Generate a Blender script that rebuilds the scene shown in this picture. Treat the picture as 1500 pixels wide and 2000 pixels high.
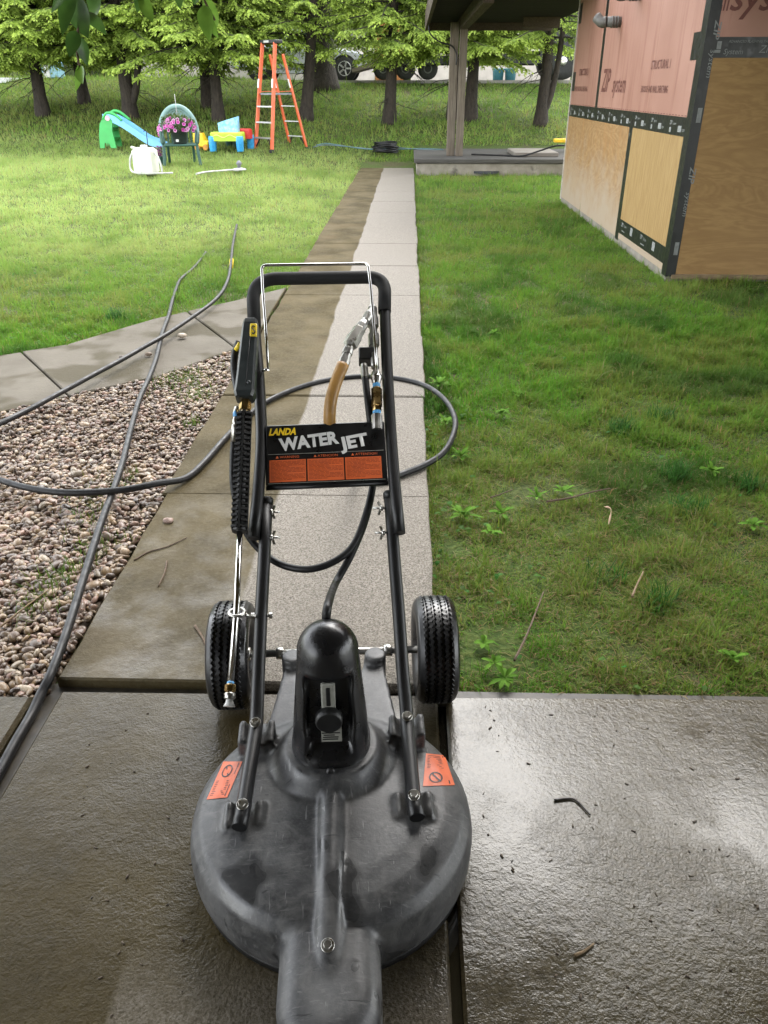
import bpy, math, random
import numpy as np
from mathutils import Vector, Matrix, noise as mnoise
R = math.radians
random.seed(7); rng = np.random.default_rng(7)
S = bpy.context.scene
for o in list(bpy.data.objects): bpy.data.objects.remove(o)
COL = S.collection

# ---------------------------------------------------------------- camera
H, F, PITCH, YAW = 1.525, 1530.0, R(28.5), R(1.66)
cd = bpy.data.cameras.new('camera'); cam = bpy.data.objects.new('camera', cd); COL.objects.link(cam)
cam.location = (0, 0, H); cam.rotation_euler = (R(90) - PITCH, 0, YAW)
cd.sensor_fit = 'VERTICAL'; cd.sensor_height = 24; cd.lens = 24 * F / 2000
cd.clip_start = 0.05; cd.clip_end = 2000
S.camera = cam
# ---------------------------------------------------------------- sky, sun, exposure
SUN_EL, SUN_AZ = R(48), R(19)           # azimuth from +Y, clockwise: the bright part of the cloud, ahead and a little right, mirrored in the wet slab
w = bpy.data.worlds.new('World'); S.world = w; w.use_nodes = True
nt = w.node_tree; bg = nt.nodes['Background']
sky = nt.nodes.new('ShaderNodeTexSky'); sky.sky_type = 'NISHITA'; sky.sun_disc = False
sky.sun_elevation = SUN_EL; sky.sun_rotation = SUN_AZ
sky.air_density = 1.0; sky.dust_density = 0.6; sky.ozone_density = 1.0
hs = nt.nodes.new('ShaderNodeHueSaturation'); hs.inputs['Saturation'].default_value = 0.16   # thin white cloud
nt.links.new(sky.outputs[0], hs.inputs['Color']); nt.links.new(hs.outputs[0], bg.inputs[0])
bg.inputs[1].default_value = 0.15
sl = bpy.data.lights.new('sun', 'SUN'); sun = bpy.data.objects.new('sun', sl); COL.objects.link(sun)
sl.energy = 0.5; sl.angle = R(42); sl.color = (1.0, 0.95, 0.87)
sd = Vector((math.sin(SUN_AZ) * math.cos(SUN_EL), math.cos(SUN_AZ) * math.cos(SUN_EL), math.sin(SUN_EL)))
sun.rotation_euler = (-sd).to_track_quat('-Z', 'Y').to_euler()
sun.location = (6, 16, 20)
S.view_settings.view_transform = 'Standard'; S.view_settings.look = 'None'
S.view_settings.gamma = 1; S.view_settings.use_curve_mapping = False
S.view_settings.exposure = 3.1
S.render.engine = 'CYCLES'
S.cycles.max_bounces = 4; S.cycles.diffuse_bounces = 2; S.cycles.glossy_bounces = 3; S.cycles.transmission_bounces = 3

# ---------------------------------------------------------------- pixel -> direction -> place
def ray(x, y):
    u = (x - 750) / F; v = (y - 1000) / F
    d = Vector((u, math.cos(PITCH) - v * math.sin(PITCH), -(math.sin(PITCH) + v * math.cos(PITCH))))
    return Matrix.Rotation(YAW, 3, 'Z') @ d
CP = Vector((0, 0, H))
def ground(x, y, z=0.0):
    d = ray(x, y); return CP + d * ((z - H) / d.z)
def atY(x, y, Y):
    d = ray(x, y); return CP + d * (Y / d.y)
def atX(x, y, X):
    d = ray(x, y); return CP + d * (X / d.x)
def sstep(a, b, x):
    t = np.clip((np.asarray(x, float) - a) / (b - a), 0, 1); return t * t * (3 - 2 * t)
def gz(X, Y):                                   # height of the lawn: flat by the walk, rising to the left and to the back
    X = np.asarray(X, float); Y = np.asarray(Y, float)
    k = Y - 17.6
    back = np.minimum(0.193 * np.where(k > 0, k * k / (k + 1.2), 0), 1.66)
    left = 0.24 * sstep(-0.9, -4.0, X) * sstep(8.5, 16, Y) * (1 - 0.6 * sstep(20, 26, Y))
    return back + left + 0.28 * np.maximum(Y - 35.5, 0)
def lawn(x, y):                                 # where a pixel's ray meets the lawn
    d = ray(x, y); t = 1.0
    while t < 80:
        p = CP + d * t
        if p.z <= float(gz(p.x, p.y)) - 0.02: return p
        t += 0.02
    return CP + d * 40
# ---------------------------------------------------------------- meshes
class MB:
    def __init__(s): s.v = []; s.f = []; s.sm = []
    def add(s, vs, fs, smooth=False):
        n = len(s.v); s.v += [Vector(q) for q in vs]
        for q in fs: s.f.append(tuple(i + n for i in q)); s.sm.append(smooth)
        return s
    def box(s, lo, hi, M=None, bev=0.0):
        x0, y0, z0 = lo; x1, y1, z1 = hi
        if bev > 0:
            b = bev; vs = []; 
            for (z, e) in ((z0, b), (z0 + b, 0), (z1 - b, 0), (z1, b)):
                for (cx, cy, sx, sy) in ((x0, y0, 1, 1), (x1, y0, -1, 1), (x1, y1, -1, -1), (x0, y1, 1, -1)):
                    px, py = cx + sx * e, cy + sy * e
                    if sx * sy > 0: vs += [(px, py + sy * b, z), (px + sx * b, py, z)]
                    else: vs += [(px + sx * b, py, z), (px, py + sy * b, z)]
            fs = [tuple(range(7, -1, -1)), tuple(range(24, 32))]
            for k in range(3):
                for i in range(8): j = (i + 1) % 8; fs.append((k*8+i, k*8+j, k*8+8+j, k*8+8+i))
        else:
            vs = [(x0,y0,z0),(x1,y0,z0),(x1,y1,z0),(x0,y1,z0),(x0,y0,z1),(x1,y0,z1),(x1,y1,z1),(x0,y1,z1)]
            fs = [(3,2,1,0),(4,5,6,7),(0,1,5,4),(1,2,6,5),(2,3,7,6),(3,0,4,7)]
        if M is not None: vs = [M @ Vector(q) for q in vs]
        return s.add(vs, fs)
    def bar(s, a, b, w, h, up=(0,0,1), bev=0.0):      # a beam from a to b, w wide, h deep
        a, b = Vector(a), Vector(b); z = (b - a).normalized(); x = z.cross(Vector(up))
        if x.length < 1e-4: x = z.cross(Vector((0,1,0)))
        x.normalize(); y = x.cross(z) * -1
        M = Matrix(((x.x,y.x,z.x,a.x),(x.y,y.y,z.y,a.y),(x.z,y.z,z.z,a.z),(0,0,0,1)))
        if M.to_3x3().determinant() < 0:
            M = Matrix(((-x.x,y.x,z.x,a.x),(-x.y,y.y,z.y,a.y),(-x.z,y.z,z.z,a.z),(0,0,0,1)))
        return s.box((-w/2,-h/2,0), (w/2,h/2,(b-a).length), M, bev)
    def tube(s, pts, r, n=10, closed=False, cap=True, flat=None):
        P = [Vector(q) for q in pts]; m = len(P); rr = r if hasattr(r, '__len__') else [r] * m
        base = len(s.v); up = None
        for i, p in enumerate(P):
            if closed: t = P[(i+1) % m] - P[i-1]
            else: t = P[min(i+1, m-1)] - P[max(i-1, 0)]
            t = t.normalized() if t.length > 1e-9 else Vector((0,0,1))
            if up is None:
                up = Vector((0,0,1)) if abs(t.z) < 0.9 else Vector((0,1,0))
            x = up - t * up.dot(t)
            if x.length < 1e-5: x = t.orthogonal()
            x.normalize(); up = x; y = t.cross(x)
            for k in range(n):
                a = 2 * math.pi * k / n
                s.v.append(p + (x * math.cos(a) + y * math.sin(a)) * rr[i])
        for i in range(m if closed else m - 1):
            for k in range(n):
                a = base + i*n + k; b = base + i*n + (k+1) % n
                j = ((i+1) % m)
                c = base + j*n + (k+1) % n; d = base + j*n + k
                s.f.append((a, b, c, d)); s.sm.append(True)
        if cap and not closed:
            s.f.append(tuple(base + k for k in range(n-1, -1, -1))); s.sm.append(False)
            s.f.append(tuple(base + (m-1)*n + k for k in range(n))); s.sm.append(False)
        return s
    def lathe(s, prof, M=None, n=24, smooth=True, cap=True):   # prof: (radius, height) bottom to top about local Z
        base = len(s.v); M = M or Matrix()
        for (r, z) in prof:
            for k in range(n):
                a = 2*math.pi*k/n; s.v.append(M @ Vector((r*math.cos(a), r*math.sin(a), z)))
        for i in range(len(prof)-1):
            for k in range(n):
                s.f.append((base+i*n+k, base+i*n+(k+1)%n, base+(i+1)*n+(k+1)%n, base+(i+1)*n+k)); s.sm.append(smooth)
        if cap:
            s.f.append(tuple(base+k for k in range(n-1,-1,-1))); s.sm.append(False)
            s.f.append(tuple(base+(len(prof)-1)*n+k for k in range(n))); s.sm.append(False)
        return s
    def prism(s, poly, z0, z1, bev=0.0):                      # extrude an XY polygon (counter-clockwise)
        P = [Vector((p[0], p[1])) for p in poly]; n = len(P)
        ar = sum(P[i].x*P[(i+1)%n].y - P[(i+1)%n].x*P[i].y for i in range(n))
        if ar < 0: P.reverse()
        def inset(d):
            out = []
            for i in range(n):
                e1 = (P[i]-P[i-1]).normalized(); e2 = (P[(i+1)%n]-P[i]).normalized()
                n1 = Vector((-e1.y, e1.x)); n2 = Vector((-e2.y, e2.x)); q = n1+n2
                out.append(P[i] + q * (d / max(0.3, q.length_squared/2)))
            return out
        rings = [(z0, P)] + ([(z1-bev, P), (z1, inset(bev))] if bev > 0 else [(z1, P)])
        vs = [(p.x, p.y, z) for z, L in rings for p in L]; fs = [tuple(range(n-1,-1,-1)), tuple(range((len(rings)-1)*n, len(rings)*n))]
        for k in range(len(rings)-1):
            for i in range(n): j=(i+1)%n; fs.append((k*n+i, k*n+j, k*n+n+j, k*n+n+i))
        return s.add(vs, fs)
    def xform(s, M): s.v = [M @ q for q in s.v]; return s
    def mesh(s, name, org=Vector((0,0,0))):
        me = bpy.data.meshes.new(name)
        me.from_pydata([tuple(q - org) for q in s.v], [], s.f)
        me.polygons.foreach_set('use_smooth', s.sm); me.update(); return me
def rawmesh(name, V, Fc, smooth=False, col=None):             # numpy arrays -> mesh, optional colour per vertex
    V = np.ascontiguousarray(V, np.float32); Fc = np.ascontiguousarray(Fc, np.int32); k = Fc.shape[1]
    me = bpy.data.meshes.new(name); me.vertices.add(len(V)); me.vertices.foreach_set('co', V.ravel())
    me.loops.add(Fc.size); me.loops.foreach_set('vertex_index', Fc.ravel())
    me.polygons.add(len(Fc)); me.polygons.foreach_set('loop_start', np.arange(0, Fc.size, k, dtype=np.int32))
    me.polygons.foreach_set('loop_total', np.full(len(Fc), k, np.int32))
    me.polygons.foreach_set('use_smooth', np.full(len(Fc), smooth)); me.update(calc_edges=True)
    if col is not None:
        a = me.color_attributes.new('tint', 'FLOAT_COLOR', 'POINT')
        c = np.ones((len(V), 4), np.float32); c[:, :3] = col; a.data.foreach_set('color', c.ravel())
    return me
ORG = {}
def link(name, me, m=None, parent=None):
    o = bpy.data.objects.new(name, me); COL.objects.link(o)
    if me is not None and m is not None: me.materials.append(m)
    if parent is not None: o.parent = parent
    return o
def thing(name, label, cat, loc=(0,0,0), rotz=0.0, group=None, kind=None):
    o = link(name, None); o.location = loc; o.rotation_euler = (0,0,rotz); o.empty_display_size = 0.1
    ORG[o.name] = Vector(loc); return tag(o, label, cat, group, kind)
def tag(o, label=None, cat=None, group=None, kind=None):
    if label: o['label'] = label
    if cat: o['category'] = cat
    if group: o['group'] = group
    if kind: o['kind'] = kind
    return o
def part(name, mb, m, parent, local=False):                   # world-space mesh under an unrotated thing; local=True: already local
    org = Vector((0,0,0)) if local else ORG.get(parent.name, Vector((0,0,0)))
    o = link(name, mb.mesh(name, org), m, parent); ORG[o.name] = org if not local else Vector((0,0,0)); return o
def solo(name, mb, m, label, cat, group=None, kind=None):     # a thing that is one mesh, origin at its base
    xs = [q.x for q in mb.v]; ys = [q.y for q in mb.v]; zs = [q.z for q in mb.v]
    org = Vector(((min(xs)+max(xs))/2, (min(ys)+max(ys))/2, min(zs)))
    o = link(name, mb.mesh(name, org), m); o.location = org; ORG[o.name] = org; return tag(o, label, cat, group, kind)
def struct(name, mb, m, parent=None):
    o = link(name, mb.mesh(name), m, parent)
    if parent is None: o['kind'] = 'structure'
    return o
def spline(pts, n=8, closed=False):                            # Catmull-Rom through the points
    P = [Vector(p) for p in pts]; out = []; m = len(P)
    for i in range(m if closed else m-1):
        a = P[i-1] if (i > 0 or closed) else P[0]*2-P[1]; b = P[i]; c = P[(i+1) % m]
        d = P[(i+2) % m] if (closed or i+2 < m) else P[-1]*2-P[-2]
        for k in range(n):
            t = k/n
            out.append(0.5*((2*b)+(c-a)*t+(2*a-5*b+4*c-d)*t*t+(3*b-a-3*c+d)*t**3))
    if not closed: out.append(P[-1])
    return out
def fillet(pts, r, n=6):                                       # polyline with rounded corners
    P = [Vector(p) for p in pts]; out = [P[0]]
    for i in range(1, len(P)-1):
        a = (P[i-1]-P[i]); b = (P[i+1]-P[i]); d = min(r, a.length*.45, b.length*.45)
        p0 = P[i]+a.normalized()*d; p1 = P[i]+b.normalized()*d
        for k in range(n+1):
            t = k/n; out.append(p0*(1-t)**2 + P[i]*2*t*(1-t) + p1*t*t)
    out.append(P[-1]); return out
def vnoise(X, Y, s, seed=0):                                   # smooth value noise, 0..1
    X = np.asarray(X)*s+seed*17.3; Y = np.asarray(Y)*s+seed*9.1
    xi = np.floor(X).astype(np.int64); yi = np.floor(Y).astype(np.int64); fx = X-xi; fy = Y-yi
    fx = fx*fx*(3-2*fx); fy = fy*fy*(3-2*fy)
    def h(a, b):
        q = np.sin(a*127.1+b*311.7+seed*74.7)*43758.5453; return q-np.floor(q)
    return (h(xi,yi)*(1-fx)+h(xi+1,yi)*fx)*(1-fy)+(h(xi,yi+1)*(1-fx)+h(xi+1,yi+1)*fx)*fy
def inpoly(X, Y, poly):
    X = np.asarray(X); Y = np.asarray(Y); ins = np.zeros(X.shape, bool); n = len(poly)
    for i in range(n):
        x0, y0 = poly[i][:2]; x1, y1 = poly[(i+1) % n][:2]
        c = ((y0 > Y) != (y1 > Y)) & (X < (x1-x0)*(Y-y0)/((y1-y0) if abs(y1-y0) > 1e-9 else 1e-9)+x0); ins ^= c
    return ins
def lettering(name, text, M, size, m, parent, shear=0.0, bold=0.0, xs=1.0, align='LEFT', local=False, width=None):
    cu = bpy.data.curves.new('t', 'FONT'); cu.body = text; cu.size = size; cu.shear = shear; cu.offset = bold
    cu.align_x = align; cu.align_y = 'BOTTOM_BASELINE'; cu.resolution_u = 2
    ob = bpy.data.objects.new('t', cu); COL.objects.link(ob)
    bpy.context.view_layer.update(); dg = bpy.context.evaluated_depsgraph_get()
    me = bpy.data.meshes.new_from_object(ob.evaluated_get(dg)); me.name = name
    bpy.data.objects.remove(ob); bpy.data.curves.remove(cu)
    org = Vector((0,0,0)) if local else ORG.get(parent.name, Vector((0,0,0)))
    if width: ex_ = [v.co.x for v in me.vertices]; xs = width/(max(ex_)-min(ex_))
    me.transform(Matrix.Translation(-org) @ M @ Matrix.Diagonal((xs,1,1,1))); me.materials.clear()
    return link(name, me, m, parent)
def frame(o, ex, ey):                                          # matrix with origin o, x along ex, y along ey
    ex = Vector(ex).normalized(); ey = Vector(ey); ey = (ey-ex*ey.dot(ex)).normalized(); ez = ex.cross(ey); o = Vector(o)
    return Matrix(((ex.x,ey.x,ez.x,o.x),(ex.y,ey.y,ez.y,o.y),(ex.z,ey.z,ez.z,o.z),(0,0,0,1)))
# ---------------------------------------------------------------- materials
class NT:
    def __init__(s, name):
        s.m = bpy.data.materials.new(name); s.m.use_nodes = True; s.t = s.m.node_tree; s.b = s.t.nodes['Principled BSDF']
        s.out = s.t.nodes['Material Output']
    def n(s, kind, **kw):
        q = s.t.nodes.new(kind)
        for k, v in kw.items():
            if k in q.inputs: q.inputs[k].default_value = v
            else: setattr(q, k, v)
        return q
    def l(s, a, b): s.t.links.new(a, b)
    def pos(s, obj=False, scale=None):
        o = s.n('ShaderNodeTexCoord').outputs['Object'] if obj else s.n('ShaderNodeNewGeometry').outputs['Position']
        if scale is None: return o
        mp = s.n('ShaderNodeMapping'); mp.inputs['Scale'].default_value = scale; s.l(o, mp.inputs['Vector']); return mp.outputs[0]
    def noise(s, vec, scale, detail=4, rough=.55, dist=0.0):
        q = s.n('ShaderNodeTexNoise', Scale=scale, Detail=detail, Roughness=rough, Distortion=dist); s.l(vec, q.inputs['Vector']); return q.outputs['Fac']
    def ramp(s, fac, stops):
        q = s.n('ShaderNodeValToRGB'); e = q.color_ramp.elements
        while len(e) < len(stops): e.new(0.5)
        for i, (p, c) in enumerate(stops):
            e[i].position = p; e[i].color = (c, c, c, 1) if not hasattr(c, '__len__') else (*c, 1)
        s.l(fac, q.inputs[0]); return q.outputs[0]
    def mix(s, fac, a, b, mode='MIX'):
        q = s.n('ShaderNodeMix', data_type='RGBA', blend_type=mode)
        for sock, val in ((q.inputs[0], fac), (q.inputs[6], a), (q.inputs[7], b)):
            if hasattr(val, 'is_output') or hasattr(val, 'links'): s.l(val, sock)
            elif hasattr(val, '__len__'): sock.default_value = (*val, 1)
            else: sock.default_value = val if sock.type == 'VALUE' else (val, val, val, 1)
        return q.outputs[2]
    def math(s, op, a, b=0.0, c=None):
        q = s.n('ShaderNodeMath', operation=op)
        for i, val in enumerate((a, b) if c is None else (a, b, c)):
            if hasattr(val, 'links'): s.l(val, q.inputs[i])
            else: q.inputs[i].default_value = val
        return q.outputs[0]
    def bump(s, h, strength=.4, dist=.01, prev=None):
        q = s.n('ShaderNodeBump', Strength=strength, Distance=dist); s.l(h, q.inputs['Height'])
        if prev is not None: s.l(prev, q.inputs['Normal'])
        s.l(q.outputs[0], s.b.inputs['Normal']); return q.outputs[0]
    def base(s, c):
        if hasattr(c, 'links'): s.l(c, s.b.inputs['Base Color'])
        else: s.b.inputs['Base Color'].default_value = (*c, 1)
    def rough(s, r):
        if hasattr(r, 'links'): s.l(r, s.b.inputs['Roughness'])
        else: s.b.inputs['Roughness'].default_value = r
    def set(s, **kw):
        for k, v in kw.items(): s.b.inputs[k.replace('_', ' ')].default_value = v
        return s
def plain(name, c, rough=.5, metal=0.0, var=.25, scale=18.0, bump=.0, bscale=120.0, spec=.5, obj=True):
    q = NT(name); p = q.pos(obj); n = q.noise(p, scale, 5, .6)
    lo = [x*(1-var) for x in c]; hi = [min(1, x*(1+var)) for x in c]
    q.base(q.ramp(n, [(.3, lo), (.7, hi)])); q.rough(q.ramp(q.noise(p, scale*2.3, 3), [(.3, max(.02, rough-.1)), (.7, min(1, rough+.1))]))
    q.set(Metallic=metal, Specular_IOR_Level=spec)
    if bump > 0: q.bump(q.noise(p, bscale, 3), bump, .004)
    return q.m
M = {}
# --- concrete: a cleaned pale strip and a dirty, wet, olive rest
def concrete():
    q = NT('concrete'); p = q.pos()
    sep = q.n('ShaderNodeSeparateXYZ'); q.l(p, sep.inputs[0])
    wob = q.noise(p, 1.1, 3, .6)
    xb = q.math('ADD', sep.outputs[0], q.math('MULTIPLY_ADD', wob, .07, -.035))
    cl = q.ramp(q.math('SUBTRACT', xb, XCLEAN), [(0.0, 0.0), (.014, 1.0)])
    # the cleaned strip ends where the machine has not been yet on the apron, and to the right of the walk
    nearm = q.ramp(q.math('DIVIDE', q.math('ADD', sep.outputs[1], q.math('MULTIPLY_ADD', q.noise(p, 2.2, 3), .3, -.15)), 4.0), [(1.62/4, 0.0), (1.80/4, 1.0)])
    frontm = q.ramp(q.math('DIVIDE', q.math('ADD', sep.outputs[1], q.math('MULTIPLY_ADD', q.noise(p, 3.0, 3), .2, -.1)), 4.0), [(.86/4, 1.0), (.98/4, 0.0)])
    onwalk = q.ramp(q.math('SUBTRACT', sep.outputs[0], XR - .0), [(0.0, 1.0), (.012, 0.0)])
    mask = q.math('MULTIPLY', q.math('MULTIPLY', cl, q.math('MAXIMUM', nearm, q.math('MULTIPLY', frontm, .35))), onwalk)
    sp = q.noise(p, 190, 2, .7); sp2 = q.noise(p, 60, 3, .6); big = q.noise(p, 2.4, 5, .6)
    clean = q.mix(q.ramp(sp, [(.36, 0.0), (.62, 1.0)]), (.085, .075, .060), (.29, .262, .225))
    clean = q.mix(q.ramp(big, [(.35, 0.0), (.7, .35)]), clean, (.19, .17, .14))
    dirty = q.mix(q.ramp(big, [(.38, 0.0), (.62, 1.0)]), (.052, .040, .018), (.098, .078, .042))
    dirty = q.mix(q.ramp(sp2, [(.45, 0.0), (.8, .35)]), dirty, (.15, .135, .09))
    dirty = q.mix(q.ramp(q.noise(p, 1.3, 2), [(.6, 0.0), (.8, .6)]), dirty, (.085, .055, .025))
    # apron: dark and wet all over
    ap = q.ramp(q.math('DIVIDE', sep.outputs[1], 4.0), [(1.70/4, 1.0), (1.78/4, 0.0)])
    apron = q.mix(q.ramp(sp2, [(.35, 0.0), (.7, 1.0)]), (.030, .0235, .010), (.064, .051, .027))
    apron = q.mix(q.ramp(big, [(.45, 0.0), (.75, .6)]), apron, (.046, .036, .010))
    lefts = q.ramp(q.math('ADD', sep.outputs[0], q.math('MULTIPLY_ADD', q.noise(p, 3, 3), .1, .0)), [(0.0, 1.0), (.11, 0.0)])
    apron = q.mix(q.math('MULTIPLY', lefts, .75), apron, q.mix(q.ramp(big, [(.35, 0.0), (.65, 1.0)]), (.030, .022, .006), (.058, .042, .013)))
    dirty = q.mix(ap, dirty, apron)
    # branch path: dry grey
    gp = q.math('MULTIPLY', q.ramp(q.math('SUBTRACT', q.math('MULTIPLY', sep.outputs[0], -1.0), -XL + .02), [(0, 0.0), (.01, 1.0)]),
                q.ramp(q.math('SUBTRACT', sep.outputs[1], 3.0), [(0, 0.0), (.05, 1.0)]))
    damp = q.ramp(q.noise(p, 1.6, 3), [(.5, 0.0), (.56, 1.0)])
    grey = q.mix(damp, q.mix(q.ramp(big, [(.3, 0.0), (.7, 1.0)]), (.095, .083, .064), (.135, .120, .096)), (.066, .056, .035))
    dirty = q.mix(gp, dirty, grey)
    q.base(q.mix(mask, dirty, clean))
    film = q.noise(p, 5.5, 4, .6)
    farr = q.ramp(q.math('DIVIDE', sep.outputs[1], 10.0), [(.17, .05), (.28, .50)])
    wet = q.math('ADD', q.ramp(film, [(.36, .35), (.62, .5)]), farr)
    q.rough(q.mix(mask, q.mix(gp, wet, .75), .62))
    rip = q.noise(p, 150, 3, .65, .2); rip2 = q.noise(p, 40, 4, .6)
    h = q.math('ADD', q.math('MULTIPLY', rip, .75), q.math('MULTIPLY', rip2, 1.2))
    h2 = q.math('ADD', sp, q.math('MULTIPLY', sp2, .8))
    bm = q.bump(q.mix(mask, h, q.math('MULTIPLY', h2, 1.5)), .75, .0042)
    q.l(q.ramp(q.math('DIVIDE', sep.outputs[1], 10.0), [(.17, .12), (.26, .12)]), q.b.inputs['Specular IOR Level'])
    cw = q.ramp(q.math('DIVIDE', sep.outputs[1], 10.0), [(.172, 1.0), (.18, .10)])
    near1 = q.ramp(q.math('DIVIDE', sep.outputs[1], 10.0), [(.17, 1.0), (.34, 0.0)])
    cw = q.math('MAXIMUM', q.math('MULTIPLY', cw, q.math('MULTIPLY_ADD', lefts, -.35, .80)), q.math('MULTIPLY', near1, q.ramp(q.noise(p, 4.0, 5, .6), [(.45, .05), (.62, .55)])))
    q.l(q.math('MULTIPLY', cw, q.math('SUBTRACT', 1.0, q.math('MAXIMUM', mask, gp))), q.b.inputs['Coat Weight'])
    q.b.inputs['Coat Roughness'].default_value = .04; q.b.inputs['Coat IOR'].default_value = 1.42
    b2 = q.n('ShaderNodeBump', Distance=.0024); q.l(q.ramp(q.noise(p, 2.6, 4, .6), [(.40, .22), (.60, .72)]), b2.inputs['Strength']); q.l(h, b2.inputs['Height']); q.l(b2.outputs[0], q.b.inputs['Coat Normal'])
    return q.m
def tinted(name, rough=.6, trans=.0, spec=.3, var=0.0):
    q = NT(name); a = q.n('ShaderNodeVertexColor', layer_name='tint'); c = a.outputs[0]
    if var > 0: c = q.mix(q.ramp(q.noise(q.pos(), 260, 2), [(.3, 0.0), (.7, var)]), c, (.5, .45, .4), 'MULTIPLY')
    q.base(c); q.rough(rough); q.set(Specular_IOR_Level=spec)
    if trans > 0:
        t = q.n('ShaderNodeBsdfTranslucent'); q.l(c, t.inputs[0]); mx = q.n('ShaderNodeMixShader'); mx.inputs[0].default_value = trans
        q.l(q.b.outputs[0], mx.inputs[1]); q.l(t.outputs[0], mx.inputs[2]); q.l(mx.outputs[0], q.out.inputs[0])
    return q.m
def soil():
    q = NT('lawn_soil'); p = q.pos(); a = q.noise(p, 1.7, 5); b = q.noise(p, 40, 4)
    g = q.mix(q.ramp(b, [(.35, 0.0), (.65, 1.0)]), (.034, .060, .012), (.080, .105, .026))
    d = q.mix(q.ramp(b, [(.35, 0.0), (.65, 1.0)]), (.045, .033, .020), (.10, .078, .050))
    q.base(q.mix(q.ramp(a, [(.52, 0.0), (.68, .7)]), g, d)); q.rough(.95); q.set(Specular_IOR_Level=.2); q.bump(b, .8, .02); return q.m
def ply(name, c1, c2, c3, ax, stretch=7.0, wear=None):      # plywood: grain bands along one axis of the wall
    q = NT(name); p0 = q.pos()
    sc = {'y': (1, 1, stretch), 'z': (1, stretch, .55), 'x': (1, 1, stretch)}[ax]
    mp = q.n('ShaderNodeMapping'); mp.inputs['Scale'].default_value = sc; q.l(p0, mp.inputs['Vector']); p = mp.outputs[0]
    n = q.noise(p, .9, 4, .55, 1.2)
    wv = q.math('PINGPONG', q.math('MULTIPLY', n, 9.0), .5)
    fine = q.noise(p, 9, 4, .6)
    c = q.mix(q.ramp(wv, [(.05, 0.0), (.45, 1.0)]), c1, c2)
    c = q.mix(q.ramp(fine, [(.4, 0.0), (.75, .55)]), c, c3)
    if wear is not None:
        sep = q.n('ShaderNodeSeparateXYZ'); q.l(p0, sep.inputs[0])
        k = q.math('ADD', q.math('MULTIPLY', sep.outputs[2], .75), q.math('MULTIPLY_ADD', q.noise(p0, 4.5, 4), .7, -.35))
        c = q.mix(q.ramp(k, [(.12, 1.0), (.62, 0.0)]), c, wear)
        drip = q.noise(q.pos(scale=(9, 9, .9)), 1.6, 4)
        c = q.mix(q.math('MULTIPLY', q.ramp(drip, [(.5, 0.0), (.7, .75)]), q.ramp(k, [(.45, 0.0), (.85, 1.0)])), c, (.30, .15, .045))
    q.base(c); q.rough(.72); q.bump(q.math('ADD', wv, fine), .25, .003); return q.m
def zipred(name='zip_sheathing'):
    q = NT(name); p = q.pos(); n = q.noise(p, 1.4, 4); d = q.noise(q.pos(scale=(7, 7, .7)), 1.3, 4, .6)
    c = q.mix(q.ramp(n, [(.3, 0.0), (.7, 1.0)]), (.27, .135, .098), (.32, .170, .128))
    c = q.mix(q.ramp(d, [(.50, 0.0), (.75, .75)]), c, (.18, .068, .042))
    q.base(c); q.rough(.55); q.bump(q.noise(p, 160, 2), .15, .002); return q.m
def bark(name, c1, c2):
    q = NT(name); p = q.pos(scale=(1, 1, .35)); n = q.noise(p, 22, 5, .65); q.base(q.ramp(n, [(.3, c1), (.7, c2)])); q.rough(.9); q.bump(n, .9, .03); return q.m
def weathered(name, c1, c2, ax='z'):
    q = NT(name); p = q.pos(scale={'z': (1, 1, .06), 'y': (1, .06, 1), 'x': (.06, 1, 1)}[ax]); n = q.noise(p, 42, 5, .65); g = q.noise(q.pos(), 2.5, 4)
    q.base(q.mix(q.ramp(g, [(.35, 0.0), (.7, .5)]), q.ramp(n, [(.3, c1), (.68, c2)]), [x*.6 for x in c2])); q.rough(.9); q.set(Specular_IOR_Level=.1); q.bump(n, .6, .008); return q.m
def rubber(name='tyre_rubber'):
    q = NT(name); p = q.pos(True); q.base(q.ramp(q.noise(p, 30, 4), [(.3, (.005, .005, .0055)), (.7, (.010, .010, .0105))])); q.rough(q.ramp(q.noise(p, 14, 3), [(.35, .22), (.65, .5)])); return q.m
def deckmat():
    q = NT('moulded_black_plastic'); p = q.pos(True); n = q.noise(p, 7, 6, .62, .6); s = q.noise(q.pos(True, (1, 5, 1)), 26, 4, .7); f = q.noise(p, 150, 3, .6)
    c = q.mix(q.ramp(n, [(.36, 0.0), (.62, 1.0)]), (.014, .0145, .016), (.060, .060, .060))
    c = q.mix(q.ramp(f, [(.45, 0.0), (.75, .35)]), c, (.09, .09, .087))
    c = q.mix(q.ramp(s, [(.58, 0.0), (.68, .65)]), c, (.12, .12, .117))
    dust = q.noise(p, 18, 6, .7, 1.0); c = q.mix(q.ramp(dust, [(.46, 0.0), (.66, .6)]), c, (.105, .103, .098))
    sc = q.noise(q.pos(True, (14, 1.6, 3)), 9, 3, .6, .5); c = q.mix(q.ramp(sc, [(.665, 0.0), (.70, .7)]), c, (.17, .17, .165)); sc2 = q.noise(q.pos(True, (1.4, 12, 3)), 8, 3, .6, .8); c = q.mix(q.ramp(sc2, [(.675, 0.0), (.70, .8)]), c, (.008, .008, .009))
    patch = q.noise(p, 9, 2, .4)
    wet = q.ramp(patch, [(.56, 0.0), (.66, 1.0)])
    c = q.mix(q.math('MULTIPLY', wet, .6), c, (.010, .0105, .0115))
    q.base(c); q.rough(q.mix(wet, q.ramp(n, [(.3, .38), (.7, .55)]), .22)); q.set(Specular_IOR_Level=.45)
    q.bump(q.math('ADD', f, q.math('MULTIPLY', n, 2.0)), .18, .002); return q.m
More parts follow.
